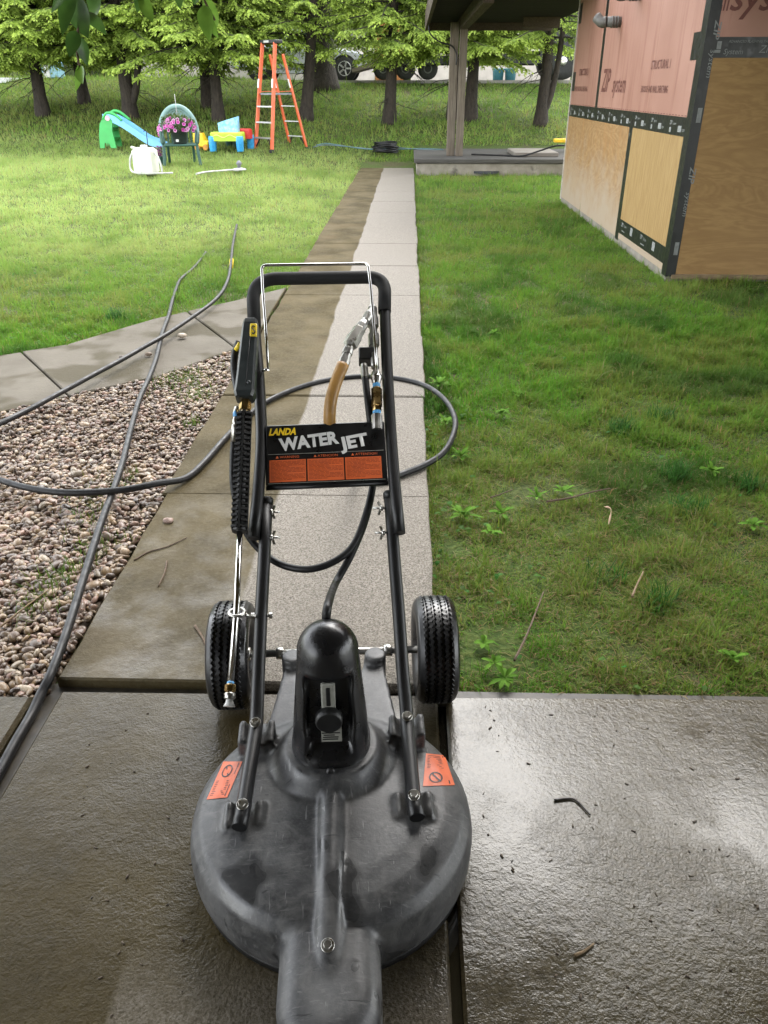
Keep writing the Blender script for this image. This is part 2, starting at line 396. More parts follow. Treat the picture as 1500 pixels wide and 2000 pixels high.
def coverm():
    q = NT('glossy_black_plastic'); p = q.pos(True); f = q.noise(p, 130, 3, .6)
    q.base(q.ramp(q.noise(p, 8, 5), [(.35, (.006, .006, .0065)), (.7, (.012, .012, .013))])); q.rough(q.ramp(q.noise(p, 20, 3), [(.35, .22), (.65, .36)])); q.bump(f, .3, .0015); return q.m
def powder(name, c, rough=.42):
    q = NT(name); p = q.pos(True); q.base(q.ramp(q.noise(p, 12, 4), [(.3, [x*.7 for x in c]), (.7, [x*1.3 for x in c])])); q.rough(rough); q.bump(q.noise(p, 340, 2), .22, .0012); return q.m
def hosem(name='hose_rubber', c=(.007, .007, .0075)):
    q = NT(name); p = q.pos(); q.base(q.mix(q.ramp(q.noise(p, 9, 4), [(.5, 0.0), (.75, .6)]), c, (.018, .0165, .014))); q.rough(q.ramp(q.noise(p, 25, 3), [(.35, .42), (.65, .6)])); q.set(Specular_IOR_Level=.35); q.bump(q.noise(p, 300, 2), .15, .001); return q.m
def siding():
    q = NT('white_siding'); q.base((.74, .74, .72)); q.rough(.6); return q.m
def driveway():
    q = NT('gravel_drive'); p = q.pos(); q.base(q.ramp(q.noise(p, 6, 6, .7), [(.3, (.30, .28, .26)), (.7, (.42, .40, .37))])); q.rough(.9); return q.m
# ================================================================= the walk-behind surface cleaner
XL, XR, XCLEAN = -1.03, 0.105, -0.55
M.update(concrete=concrete(), grass=tinted('grass_blades', .6, .45, .15), pebble=tinted('pebbles', .42, 0, .45, .6), needles=tinted('spruce_needles', .6, .42, .2),
    leaf=tinted('broad_leaves', .4, .35, .4), soil=soil(), zipred=zipred(), bark=bark('spruce_bark', (.012, .009, .0065), (.048, .037, .027)),
    ply_pale=ply('weathered_plywood', (.235, .130, .045), (.29, .180, .075), (.18, .088, .026), 'y', 2.6, (.30, .235, .165)),
    ply_yellow=ply('yellow_plywood', (.25, .155, .050), (.31, .205, .078), (.19, .105, .032), 'z', 9.0),
    ply_front=ply('shaded_front_plywood', (.190, .106, .032), (.232, .137, .046), (.168, .088, .026), 'x', 4.5),  # plywood darkened: the front wall's shade put into its colour
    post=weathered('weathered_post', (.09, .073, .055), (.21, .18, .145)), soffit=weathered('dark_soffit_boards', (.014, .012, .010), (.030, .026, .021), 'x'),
    beam=weathered('weathered_beam', (.045, .036, .027), (.11, .09, .068), 'y'), rubber=rubber(), deck=deckmat(), cover=coverm(), powder=powder('black_powder_coat', (.0055, .0055, .006)), foam=powder('black_foam_grip', (.007, .007, .0075), .75),
    hose=hosem(), hose_inner=hosem('black_pressure_hose', (.005, .005, .0055)), siding=siding(), drive=driveway(),
    steel=plain('bright_steel', (.46, .45, .42), .32, 1.0, .15), chrome=plain('chrome_wire', (.75, .74, .72), .14, 1.0, .08), brass=plain('brass', (.55, .38, .16), .28, 1.0, .2),
    dullsteel=plain('dull_steel', (.38, .37, .35), .38, 1.0, .2), yhose=plain('yellow_hose', (.33, .175, .042), .45, 0, .2, 30, .2),
    gunbody=plain('dark_grey_plastic', (.019, .024, .025), .38, 0, .15, 30, .12, 300), yellow=plain('yellow_plastic', (.75, .55, .02), .4, 0, .1),
    black=plain('flat_black', (.005, .005, .005), .5, 0, .2), pblack=plain('panel_black', (.006, .006, .0065), .35, 0, .2), orange=plain('orange_print', (.60, .115, .030), .45, 0, .08), orangepr=plain('faded_orange_print', (.55, .11, .038), .5, 0, .15),
    white=plain('white_print', (.62, .62, .60), .45, 0, .05), yprint=plain('yellow_print', (.85, .58, .02), .45, 0, .05), dkprint=plain('dark_red_print', (.20, .035, .012), .5, 0, .1), blue=plain('blue_ring', (.10, .33, .62), .4, 0, .1), labelgrey=plain('grey_label', (.24, .24, .21), .5, 0, .2, 60))
MROT = R(4.2); MO = Vector((-0.150, 1.205, -0.013))
mach = thing('surface_cleaner', 'black walk-behind surface cleaner with round plastic deck standing on the wet concrete', 'surface cleaner', MO, MROT)
MI = (Matrix.Translation(MO) @ Matrix.Rotation(MROT, 4, 'Z')).inverted(); MI3 = MI.to_3x3(); C0 = MI @ CP
PA = Vector((0, .20, .245)); PB = Vector((0, 1.145, 1.075)); PS = (PB-PA).normalized(); PN = Vector((0, -PS.z, PS.y))
def ML(x, y, off=0.0):                                          # pixel -> machine-local point on the handle plane (lifted by off)
    d = MI3 @ ray(x, y); t = ((PA+PN*off)-C0).dot(PN)/d.dot(PN); return C0+d*t
def MZ(x, y, z):                                                # pixel -> machine-local point at local height z
    d = MI3 @ ray(x, y); return C0+d*((z-C0.z)/d.z)
def MY(x, y, yy):
    d = MI3 @ ray(x, y); return C0+d*((yy-C0.y)/d.y)
def mpart(name, mb, m, parent=None): return part(name, mb, m, parent or mach, local=True)
# --- deck: closed solids fused and smoothed into one moulded shell
d = MB()
d.lathe([(.300, .022), (.306, .030), (.310, .050), (.311, .095), (.304, .130), (.285, .156), (.25, .172), (.20, .181), (.12, .186), (.06, .192), (.002, .194)], None, 64)
Mc = Matrix.Translation((0, .10, 0))
d.lathe([(.160, .13), (.150, .175), (.128, .200), (.112, .226), (.104, .236), (.002, .236)], Mc, 40)        # raised collar under the cover
d.tube([(0, .02, .190), (0, -.10, .182), (0, -.19, .173), (0, -.26, .158), (0, -.33, .136), (0, -.40, .112)], [.030, .028, .027, .028, .030, .034], 14)  # ridge to the nose
pts = []
for t in range(13):                                             # nose
    a = t/12
    pts.append(a)
def roundbox(d, x0, x1, y0, y1, z0, z1, r, n=5):
    ring = []
    for (cx, cy, a0) in ((x1-r, y1-r, 0), (x0+r, y1-r, 90), (x0+r, y0+r, 180), (x1-r, y0+r, 270)):
        for k in range(n+1):
            a = R(a0+90*k/n); ring.append((cx, cy, math.cos(a), math.sin(a)))
    m = len(ring); vs = []; rows = [(z0, r, 0)] + [(z1-.05+.05*math.sin(R(90*k/5)), r-.05*(1-math.cos(R(90*k/5))), 0) for k in range(6)]
    for (z, rr, _) in rows: vs += [(c[0]+c[2]*rr, c[1]+c[3]*rr, z) for c in ring]
    fs = [tuple(range(m-1, -1, -1)), tuple(range((len(rows)-1)*m, len(rows)*m))]
    for k in range(len(rows)-1):
        for i in range(m): j = (i+1) % m; fs.append((k*m+i, k*m+j, k*m+m+j, k*m+m+i))
    d.add(vs, fs)
roundbox(d, -.095, .095, -.50, -.16, .022, .150, .092)
d.prism([(-.165, .18), (.165, .18), (.128, .50), (.085, .50), (.075, .43), (-.075, .43), (-.085, .50), (-.128, .50)], .07, .165)       # rear bridge and ears
for sx in (-1, 1):
    d.tube([(sx*.112, .47, .10), (sx*.112, .47, .19)], .030, 14)
BOLT = [MZ(475, 1580, .205), MZ(500, 1420, .238), MZ(808, 1562, .205), MZ(795, 1408, .238)]
for b in BOLT:                                                  # pairs of moulded lugs beside each bolt
    for sx in (-.033, .033):
        d.tube([b+Vector((sx, -.022, -.06)), b+Vector((sx, -.022, -.022)), b+Vector((sx, .026, -.012)), b+Vector((sx, .026, -.06))], .0105, 8)
    d.box(b+Vector((-.022, -.035, -.09)), b+Vector((.022, .035, -.021)))
tmp = link('tmp', d.mesh('tmp')); md = tmp.modifiers.new('r', 'REMESH'); md.mode = 'VOXEL'; md.voxel_size = .0048
ms = tmp.modifiers.new('s', 'SMOOTH'); ms.factor = .5; ms.iterations = 8
bpy.context.view_layer.update(); me = bpy.data.meshes.new_from_object(tmp.evaluated_get(bpy.context.evaluated_depsgraph_get()))
me.name = 'deck'; me.polygons.foreach_set('use_smooth', [True]*len(me.polygons)); bpy.data.objects.remove(tmp); me.materials.clear()
deck = link('deck', me, M['deck'], mach)
from mathutils.bvhtree import BVHTree
_n = len(me.vertices); _co = np.empty(_n*3, np.float32); me.vertices.foreach_get('co', _co)
bvh = BVHTree.FromPolygons([tuple(v) for v in _co.reshape(-1, 3)], [tuple(p.vertices) for p in me.polygons])
def dtop(x, y):
    h = bvh.ray_cast(Vector((x, y, 1)), Vector((0, 0, -1))); return h[0], h[1]
mpart('skirt', MB().lathe([(.296, .004), (.301, .004), (.301, .026), (.296, .026)], None, 64, cap=False), M['black'])
# --- hex bolts
def hexbolt(p, nrm, m=M['steel'], s=1.0, parent=None, name='bolt'):
    nrm = Vector(nrm).normalized(); x = nrm.orthogonal().normalized(); F4 = frame(p, x, nrm.cross(x))
    b = MB(); b.lathe([(.0125*s, 0), (.0130*s, .0012), (.0118*s, .0026)], F4, 18)
    b.lathe([(.0088*s, .0027), (.0088*s, .0078*s), (.0074*s, .0094*s)], F4, 6, smooth=False); return mpart(name, b, m, parent)
# --- handle: lower tubes, upper hoop
TL = [ML(521, 978), ML(516, 1090), ML(510, 1200), ML(504, 1330), BOLT[1]+Vector((0, .03, .012)), BOLT[1]+Vector((0, 0, -.002)), BOLT[0], BOLT[0]+Vector((-.004, -.042, -.006))]
TR = [ML(761, 966), ML(770, 1090), ML(779, 1200), ML(787, 1320), BOLT[3]+Vector((0, .03, .012)), BOLT[3]+Vector((0, 0, -.002)), BOLT[2], BOLT[2]+Vector((.004, -.042, -.006))]
for T in (TL, TR):
    t = mpart('lower_tube', MB().tube(fillet(T, .03, 4), .0160, 14), M['powder'])
    q = (T[0]-T[1]).normalized(); mpart('end_cap', MB().lathe([(.0168, -.012), (.0172, .004), (.0150, .008)], frame(T[0], q.orthogonal(), q.cross(q.orthogonal())), 14), M['black'], t)
for b in BOLT: hexbolt(b+Vector((0, -.002, .0158)), (0, -.35, 1))
pb, nb = dtop(MZ(641, 1862, .142).x, MZ(641, 1862, .142).y); hexbolt(pb+nb*.0005, nb)
U = [ML(495, 1052, .016), ML(505, 960, .012), ML(512, 860), ML(506, 740), ML(497, 640), ML(493, 545), ML(752, 541), ML(752, 620), ML(757, 740), ML(764, 860), ML(771, 950, .012), ML(780, 1042, .016)]
up = mpart('upper_handle', MB().tube(fillet(U, .07, 8), .0158, 14), M['powder'])
G = [ML(497, 640), ML(493, 545), ML(752, 541), ML(751, 610)]
mpart('foam_grip', MB().tube(fillet(G, .085, 10), .0188, 16), M['foam'], up)
for (x, y) in ((533, 1000), (533, 1050), (742, 992), (746, 1040)):   # wing nuts on the inner side
    s = 1 if x < 640 else -1; p = ML(x-s*9, y, .004); w_ = MB()
    w_.tube([p, p+Vector((s*.030, 0, 0))], .0032, 8); w_.tube([p+Vector((s*.004, 0, 0)), p+Vector((s*.012, 0, 0))], .0075, 8)
    for e in (-1, 1): w_.bar(p+Vector((s*.009, 0, 0)), p+Vector((s*.016, 0, 0))+(PS*e*.018)-PN*.002, .006, .003)
    mpart('wing_nut', w_, M['steel'])
# --- name panel on the handle plane
def pl_quad(x0, y0, x1, y1, x2, y2, x3, y3, off): return [ML(x0, y0, off), ML(x1, y1, off), ML(x2, y2, off), ML(x3, y3, off)]
q4 = pl_quad(519, 836, 749, 827, 758, 943, 521, 953, .0)
pw = (q4[1]-q4[0]).length*.5+(q4[2]-q4[3]).length*.5; ph = ((q4[0]-q4[3]).length+(q4[1]-q4[2]).length)/2
ex = ((q4[1]+q4[2])-(q4[0]+q4[3])).normalized(); PF = frame((q4[0]+q4[1]+q4[2]+q4[3])/4+PN*.012, ex, PS)   # panel frame, origin at its centre
pan = MB().box((-pw/2, -ph/2, -.004), (pw/2, ph/2, .004), PF, .003); panel = mpart('name_panel', pan, M['pblack'])
mpart('panel_frame', MB().tube([PF @ Vector(c) for c in ((-pw/2, -ph/2-.004, -.004), (pw/2, -ph/2-.004, -.004))], .0065, 8), M['powder'], panel)
def pflat(name, x0, x1, y0, y1, m, z=.0046, parent=None):
    return mpart(name, MB().box((x0, y0, z-.001), (x1, y1, z), PF), m, parent or panel)
def ptext(s, x, y, size, m, rot=0, **kw): return lettering('lettering', s, PF @ Matrix.Translation((x, y, .0052)) @ Matrix.Rotation(rot, 4, 'Z'), size, m, panel, local=True, **kw)
PFi = PF.inverted(); PX = lambda x, y: PFi @ ML(x, y, .012)
for wd, x, y, x1, y1, sz, mm, sh_, bd in (('LANDA', 525, 852, 578, 850, .027, M['yprint'], .3, .0012), ('WATER', 549, 882, 665, 866, .049, M['white'], .0, .0022), ('JET', 670, 879, 725, 868.5, .049, M['white'], .0, .0022)):
    a_, b_ = PX(x, y), PX(x1, y1)
    ptext(wd, a_.x, a_.y, sz, mm, math.atan2(b_.y-a_.y, b_.x-a_.x), shear=sh_, bold=bd, width=(b_-a_).length)
yb = -ph/2+.008; yt = yb+ph*.36; gx = (pw-.020)/3
pflat('print_rule', -pw/2+.006, pw/2-.006, yt+.0160, yt+.0172, M['labelgrey'], .0046); pflat('print_rule', -pw/2+.006, pw/2-.006, yb-.0042, yb-.003, M['labelgrey'], .0046)
for k, wd in enumerate(('WARNING', 'ATENCION', 'ATTENTION')):
    x0 = -pw/2+.010+gx*k; x1 = x0+gx-.004; bl = pflat('warning_block', x0, x1, yb, yt, M['orange'])
    lettering('lettering', wd, PF @ Matrix.Translation(((x0+x1)/2-.02, yt+.0045, .0052)), .0095, M['orange'], bl, local=True, xs=1.1)
    tri = MB(); c = Vector(((x0+x1)/2-.027, yt+.0045, .0052)); tri.add([PF @ (c+Vector(p)) for p in ((-.004, 0, 0), (.004, 0, 0), (0, .007, 0))], [(0, 1, 2)]); mpart('warning_triangle', tri, M['orange'], bl)
    ln = MB(); r_ = random.Random(k)
    nl = 15
    for i in range(nl):                                         # the small print, too small to read: thin rules
        yy = yt-.004-(yt-yb-.007)*i/nl; xa = x0+.003
        while xa < x1-.004:
            xe = min(x1-.003, xa+r_.uniform(.006, .016))
            if not (i % 5 == 4 and xa > (x0+x1)/2): ln.box((xa, yy-.0010, .0046), (xe, yy, .0049), PF)
            xa = xe+.0022
    mpart('small_print', ln, M['dkprint'], bl)
# --- chrome bail wire
W = [ML(524, 722, .030), ML(519, 640, .034), ML(513, 560, .036), ML(511, 518, .036), ML(719, 515, .036), ML(724, 560, .036), ML(732, 660, .032), ML(736, 728, .026)]
bail = mpart('bail_wire', MB().tube(fillet(W, .016, 5), .0042, 10), M['chrome'])
mpart('wire_hook', MB().tube([ML(524, 721, .030), ML(513, 724, .012)], .0042, 8), M['chrome'], bail)
# --- swivel, valve block and fittings
def fitting(name, px, radii, m, off=.02, n=10, seg=None):
    pts_ = [ML(a, b, off) for a, b in px]; return mpart(name, MB().tube(pts_, radii, n), m)
def stepped(name, a, b, prof, m, off=.02, off2=None, n=8):       # prof: (fraction along, radius)
    A = ML(*a, off); B = ML(*b, off if off2 is None else off2); ax = (B-A); L = ax.length; ax.normalize()
    return mpart(name, MB().lathe([(r, f*L) for f, r in prof], frame(A, ax.orthogonal(), ax.cross(ax.orthogonal())), n, smooth=False), m)
stepped('swivel_elbow', (727, 597), (731, 690), [(0, .008), (.05, .013), (.25, .013), (.26, .016), (.45, .016), (.46, .011), (.6, .011), (.61, .0155), (.85, .0155), (.86, .010), (1, .010)], M['dullsteel'], .006)
stepped('hose_coupling', (726, 606), (700, 648), [(0, .010), (.2, .013), (.5, .013), (.52, .011), (.7, .015), (.98, .015), (1, .01)], M['dullsteel'], .012, .028, 10)
stepped('hex_union', (704, 640), (681, 678), [(0, .011), (.1, .0185), (.45, .0185), (.46, .021), (.9, .021), (1, .013)], M['steel'], .028, .040, 6)
stepped('crimp_sleeve', (683, 674), (669, 718), [(0, .012), (.15, .0125), (.2, .0145), (.4, .0145), (.42, .0125), (.6, .0125), (.62, .0150), (1, .0150)], M['dullsteel'], .040, .045, 10)
mpart('yellow_hose', MB().tube(spline([ML(670, 712, .045), ML(658, 742, .046), ML(648, 775, .040), ML(644, 805, .025), ML(645, 840, -.01), ML(655, 880, -.06)], 6), .0165, 12), M['yhose'])
vb = ML(716, 697, -.004); mpart('valve_block', MB().box((-.022, -.020, -.022), (.030, .020, .022), frame(vb, (1, 0, 0), PS), .003), M['black'])
stepped('check_valve', (731, 690), (733, 722), [(0, .0085), (.3, .0085), (.32, .0115), (.9, .0115), (1, .006)], M['steel'], .016, None, 10)
stepped('ball_fitting', (734, 722), (735, 752), [(0, .006), (.2, .012), (.5, .0155), (.8, .012), (1, .009)], M['steel'], .012, None, 12)
stepped('blue_ring', (735, 750), (735.5, 757), [(0, .0105), (1, .0105)], M['blue'], .012, None, 12)
stepped('brass_coupling', (735.5, 757), (736, 803), [(0, .0105), (.06, .0150), (.8, .0150), (.82, .0125), (1, .0125)], M['brass'], .012, None, 6)
stepped('blue_ring', (736, 803), (736, 812), [(0, .0112), (1, .0112)], M['blue'], .012, None, 12)
stepped('crimp_sleeve', (736, 811), (736.5, 840), [(0, .0150), (1, .0150)], M['dullsteel'], .012, None, 12)
stepped('crimp_sleeve', (711, 712), (713, 738), [(0, .0095), (.2, .0105), (1, .0105)], M['steel'], .012, None, 12)
mpart('deck_hose', MB().tube(spline([ML(713, 735, .012), ML(718, 780, .012), ML(724, 830, -.012), ML(731, 890, -.035), ML(727, 955, -.030), ML(712, 1020, -.02), ML(685, 1085, -.01), ML(655, 1140, .0), MY(641, 1180, .19), MY(637, 1212, .16), MY(638, 1240, .14)], 6), .0098, 10), M['hose_inner'])
mpart('wand_hose', MB().tube(spline([ML(736.5, 835, .012), ML(736, 870, -.02), ML(731, 930, -.015), ML(716, 1000, -.01), ML(690, 1065, .0), ML(650, 1098, .004), ML(600, 1112, .0), ML(550, 1103, -.02), ML(512, 1078, -.035), ML(484, 1045, -.02), ML(468, 1005, .0), ML(456, 950, .012), ML(455, 900, .02), ML(457, 862, .03)], 6), .0092, 10), M['hose_inner'])
# --- cover over the swivel
n = 56; rows = 44; vs = []; fs = []
for i in range(rows+1):
    t = i/rows
    if t < .70:
        k = t/.70; z = .215+k*(.478-.215); a = .090+(-.024)*k; b = .094+(-.028)*k; cy = .112+.012*k
    else:
        k = (t-.70)/.30; an = k*math.pi/2; z = .478+.068*math.sin(an); a = .066*math.cos(an)+.0004; b = .066*math.cos(an)+.0004; cy = .124
    if i < 3: a += .004*(3-i)**1.5*.5; b += .004*(3-i)**1.5*.5
    for j in range(n):
        th = 2*math.pi*j/n; e = 2.5 if t < .6 else 2.5-.5*min(1, (t-.6)/.15)
        c, s_ = math.cos(th), math.sin(th); x = a*math.copysign(abs(c)**(2/e), c); y = b*math.copysign(abs(s_)**(2/e), s_)
        lim = -(b-.030-.010*(1-t))
        wgt = float(sstep(.10, .14, t)*(1-sstep(.60, .635, t))*(1-sstep(.046, .050, abs(x))))
        if y < 0: y = y*(1-wgt)+max(y, lim)*wgt
        vs.append((x, cy+y, z))
for i in range(rows):
    for j in range(n): fs.append((i*n+j, i*n+(j+1) % n, (i+1)*n+(j+1) % n, (i+1)*n+j))
fs.append(tuple(range(rows*n, rows*n+n)))
cover = mpart('swivel_cover', MB().add(vs, fs, True), M['cover'])
fp = Vector((0, .060, .385)); mpart('slot_plate', MB().box((-.015, -.004, -.050), (.015, .006, .030), Matrix.Translation((0, .056, .415)), .003), M['labelgrey'], cover)
mpart('slot', MB().box((-.005, -.0055, -.030), (.005, .004, .022), Matrix.Translation((0, .056, .415)), .002), M['black'], cover)
mpart('knob', MB().lathe([(.024, 0), (.029, .003), (.029, .020), (.025, .024)], frame((0, .056, .355), (1, 0, 0), (0, 0, 1)), 24), M['black'], cover)
mpart('rating_label', MB().box((-.022, -.0015, -.028), (.022, .003, .022), Matrix.Translation((.004, .048, .318)), 0), M['labelgrey'], cover)
q_ = MB(); r_ = random.Random(3)
for i in range(4): q_.box((-.017+r_.uniform(0, .006), .0455, .296+i*.006), (.010+r_.uniform(0, .015), .0462, .299+i*.006))
mpart('small_print', q_, M['black'], cover)
mpart('cover_screw', MB().lathe([(.010, 0), (.009, .005), (.004, .006)], frame((0, .013, .236), (1, 0, 0), (0, .35, 1)), 14), M['black'], cover)
# --- warning stickers on the deck: a grid laid on the shell
def sticker(px, mirror):
    (x0, y0), (x1, y1), (x2, y2), (x3, y3) = px; N = 12; o_ = MB(); 
    def P2(s, t, lift): 
        x = (x0*(1-s)+x1*s)*(1-t)+(x3*(1-s)+x2*s)*t; y = (y0*(1-s)+y1*s)*(1-t)+(y3*(1-s)+y2*s)*t
        h = bvh.ray_cast(C0, (MI3 @ ray(x, y)).normalized())
        if h[0] is None: h = bvh.find_nearest(MZ(x, y, .15)); print('miss', x, y)
        return h[0]+h[1]*lift
    for a in range(N+1):
        for b in range(N+1): o_.v.append(P2(a/N, b/N, .0012))
    for a in range(N):
        for b in range(N): o_.f.append((a*(N+1)+b, (a+1)*(N+1)+b, (a+1)*(N+1)+b+1, a*(N+1)+b+1)); o_.sm.append(True)
    st = mpart('warning_sticker', o_, M['orangepr']); k = MB(); r_ = random.Random(5)
    def quad(s0, t0, s1, t1): 
        b_ = len(k.v); k.v += [P2(s0, t0, .002), P2(s1, t0, .002), P2(s1, t1, .002), P2(s0, t1, .002)]; k.f.append((b_, b_+1, b_+2, b_+3)); k.sm.append(False)
    cy_ = .26 if mirror else .74
    ring = [(.42+.24*math.cos(a*math.pi/14), cy_+.17*math.sin(a*math.pi/14)) for a in range(28)]
    for a in range(28):
        s0, t0 = ring[a]; s1, t1 = ring[(a+1) % 28]; b_ = len(k.v); i0 = (.42+(s0-.42)*.80, cy_+(t0-cy_)*.80); i1 = (.42+(s1-.42)*.80, cy_+(t1-cy_)*.80)
        k.v += [P2(s0, t0, .002), P2(s1, t1, .002), P2(*i1, .002), P2(*i0, .002)]; k.f.append((b_, b_+1, b_+2, b_+3)); k.sm.append(False)
    b_ = len(k.v); k.v += [P2(.25, cy_-.13, .002), P2(.30, cy_-.15, .002), P2(.60, cy_+.13, .002), P2(.55, cy_+.15, .002)]; k.f.append((b_, b_+1, b_+2, b_+3)); k.sm.append(False)
    for i in range(9):
        t = (.52 if mirror else .06)+i*.047; quad(.10, t, r_.uniform(.62, .78), t+.016)
    quad(.83, .04, .87, .96)
    mpart('sticker_print', k, M['black'], st)
sticker([(437, 1488), (474, 1488), (444, 1558), (404, 1562)], True)
sticker([(832, 1472), (868, 1476), (888, 1534), (826, 1536)], False)
# --- axle and wheels
AY, AZ, TRK = .530, .150, .280
mpart('axle', MB().tube([(-TRK-.03, AY, AZ), (TRK+.03, AY, AZ)], .0105, 12), M['dullsteel'])
for x in (-.150, .150): mpart('axle_collar', MB().lathe([(.013, -.012), (.017, -.011), (.017, .011), (.013, .012)], frame((x, AY, AZ), (0, 1, 0), (0, 0, 1)), 14), M['steel'])
def wheel(sx):
    c = Vector((sx*TRK, AY, AZ)); fr = frame(c, (0, 1, 0), (0, 0, 1)) @ Matrix.Rotation(.2, 4, 'Z')
    e = link('wheel', None, None, mach); ORG[e.name] = Vector((0, 0, 0)); e.empty_display_size = .05
    Ro, Wd = .140, .054; fr = fr @ Matrix.Diagonal((1.075, 1.075, 1.04, 1)); t = MB(); nseg = 120
    prof = [(.072, -.030), (.085, -.047), (.105, -Wd), (.120, -.0535), (.131, -.047), (.1365, -.038)]
    for gx_ in (-.0285, -.0095, .0095, .0285):                   # four zig-zag grooves in the tread
        prof += [(.1395 if abs(gx_) < .02 else .1385, gx_-.0048), (.1330, gx_-.0038), (.1330, gx_+.0038), (.1395 if abs(gx_) < .02 else .1385, gx_+.0048)]
    prof += [(.1365, .038), (.131, .047), (.120, .0535), (.105, Wd), (.085, .047), (.072, .030)]
    m = len(prof)
    for k in range(nseg):
        a = 2*math.pi*k/nseg
        for (r, z) in prof:
            zz = z+(.0026 if k % 2 else -.0026)*(1 if (r >= .133 and abs(z) < .036) else 0)
            t.v.append(fr @ Vector((r*math.cos(a), r*math.sin(a), zz)))
    for k in range(nseg):
        for i in range(m-1): t.f.append((k*m+i, ((k+1) % nseg)*m+i, ((k+1) % nseg)*m+i+1, k*m+i+1)); t.sm.append(prof[i][0] < .132 and prof[i+1][0] < .132)
    mpart('tyre', t, M['rubber'], e)
    h = MB().lathe([(.020, -.036), (.040, -.034), (.052, -.020), (.068, -.026), (.074, -.030), (.074, .030), (.068, .026), (.052, .020), (.040, .034), (.020, .036)], fr, 28); mpart('rim', h, M['black'], e)
    mpart('hub_cap', MB().lathe([(.016, -.045), (.018, -.043), (.018, .043), (.016, .045)], fr, 12), M['steel'], e)
wheel(-1); wheel(1)
# --- eye bolt that holds the lance
lan = [ML(478, 1030, .055), ML(462, 1190, .050), ML(449, 1335, .060)]
c = ML(463, 1196, .050); ey = MB()
ringp = [c+(Vector((1, 0, 0))*math.cos(a)+(PN*.75-PS*.65).normalized()*math.sin(a))*.019 for a in np.linspace(0, 2*math.pi, 22)[:-1]]
ey.tube(ringp, .0042, 8, closed=True)
ey.tube([c+Vector((.019, -.004, -.004)), ML(486, 1203, .03), ML(505, 1203, .0), ML(533, 1202, .0)], .0040, 8)
eb = mpart('eye_bolt', ey, M['steel'])
for xx in ((494, 1203), (529, 1202)):
    a = ML(*xx, .0); mpart('nut', MB().lathe([(.008, -.004), (.008, .004)], frame(a, (0, 1, 0), (0, 0, 1)), 6, smooth=False), M['steel'], eb)
# ================================================================= spray wand hanging on the handle
def WL(x, y, off): return MI.inverted() @ ML(x, y, off)
MW = MI.inverted(); PSw = MW.to_3x3() @ PS; PNw = MW.to_3x3() @ PN; EXw = MW.to_3x3() @ Vector((1, 0, 0))
wand = thing('spray_wand', 'dark grey trigger spray gun with ribbed sleeve and steel lance hung on the handle', 'spray gun', WL(450, 1375, .05))
A = WL(491, 628, .055); B = WL(478, 780, .060); ax = (A-B).normalized()
def gsec(p, wdt, dep): return [p+EXw*(wdt*c)+PNw*(dep*s) for c, s in ((-1, -.7), (-.75, -1), (.75, -1), (1, -.7), (1, .7), (.75, 1), (-.75, 1), (-1, .7))]
g = MB(); secs = [(-.012, .016, .018), (.0, .024, .024), (.06, .029, .026), (.12, .027, .025), (.30, .0255, .024), (.70, .0235, .024), (.93, .0215, .024), (.985, .019, .022), (1.0, .014, .018)]
for k, (f, a, b) in enumerate(secs): g.v += gsec(B.lerp(A, f), a*.95, b)
for k in range(len(secs)-1):
    for i in range(8): g.f.append((k*8+i, k*8+(i+1) % 8, k*8+8+(i+1) % 8, k*8+8+i)); g.sm.append(False)
g.f += [tuple(range(7, -1, -1)), tuple(range((len(secs)-1)*8, len(secs)*8))]; g.sm += [False, False]
part('gun_body', g, M['gunbody'], wand)
Fg = frame(B.lerp(A, .5), EXw, PSw)
part('seam', MB().tube([B.lerp(A, .1)+PNw*.0246+EXw*.004, B.lerp(A, .88)+PNw*.0242+EXw*.004], .0011, 6), M['black'], wand)
part('safety_catch', MB().box((-.0095, -.020, -.005), (.0095, .020, .004), frame(WL(495, 645, .0795), EXw, PSw), .002), M['yellow'], wand)
part('catch_mark', MB().tube(spline([WL(495+dx, 645+dy, .0845) for dx, dy in ((3, -7), (-1, -9), (-3, -5), (0, -1), (3, 3), (0, 7), (-3, 5))], 4), .0016, 6), M['black'], wand)
part('pivot_pin', MB().lathe([(.0055, 0), (.0055, .002), (.003, .0035)], frame(WL(486, 747, .083), EXw, PSw), 12), M['gunbody'], wand)
trg = MB().tube(spline([WL(468, 668, .03), WL(459, 690, .02), WL(457, 720, .025), WL(463, 758, .035), WL(470, 775, .04)], 5), [.012]*3+[.010]*18, 8); part('trigger', trg, M['black'], wand)
part('trigger_lock', MB().tube([WL(470, 672, .045), WL(460, 684, .035)], [.009, .006], 8), M['yellow'], wand)
def wst(name, a, b, prof, m, off, off2=None, n=10):
    A_ = WL(*a, off); B_ = WL(*b, off if off2 is None else off2); ax_ = B_-A_; L = ax_.length; ax_.normalize()
    return part(name, MB().lathe([(r, f*L) for f, r in prof], frame(A_, ax_.orthogonal(), ax_.cross(ax_.orthogonal())), n, smooth=n > 8), m, wand)
wst('brass_union', (480, 782), (478, 803), [(0, .013), (.4, .016), (.9, .016), (1, .010)], M['brass'], .058, None, 6)
wst('steel_collar', (478, 802), (478, 812), [(0, .011), (1, .010)], M['steel'], .058)
wst('blue_ring', (461, 805), (461, 815), [(0, .008), (1, .008)], M['blue'], .045); wst('inlet_fitting', (462, 795), (460, 832), [(0, .006), (.3, .009), (.6, .0075), (.7, .009), (1, .009)], M['steel'], .044)
wst('crimp_sleeve', (460, 828), (458, 864), [(0, .0095), (.1, .0105), (1, .0105)], M['steel'], .042, .03)
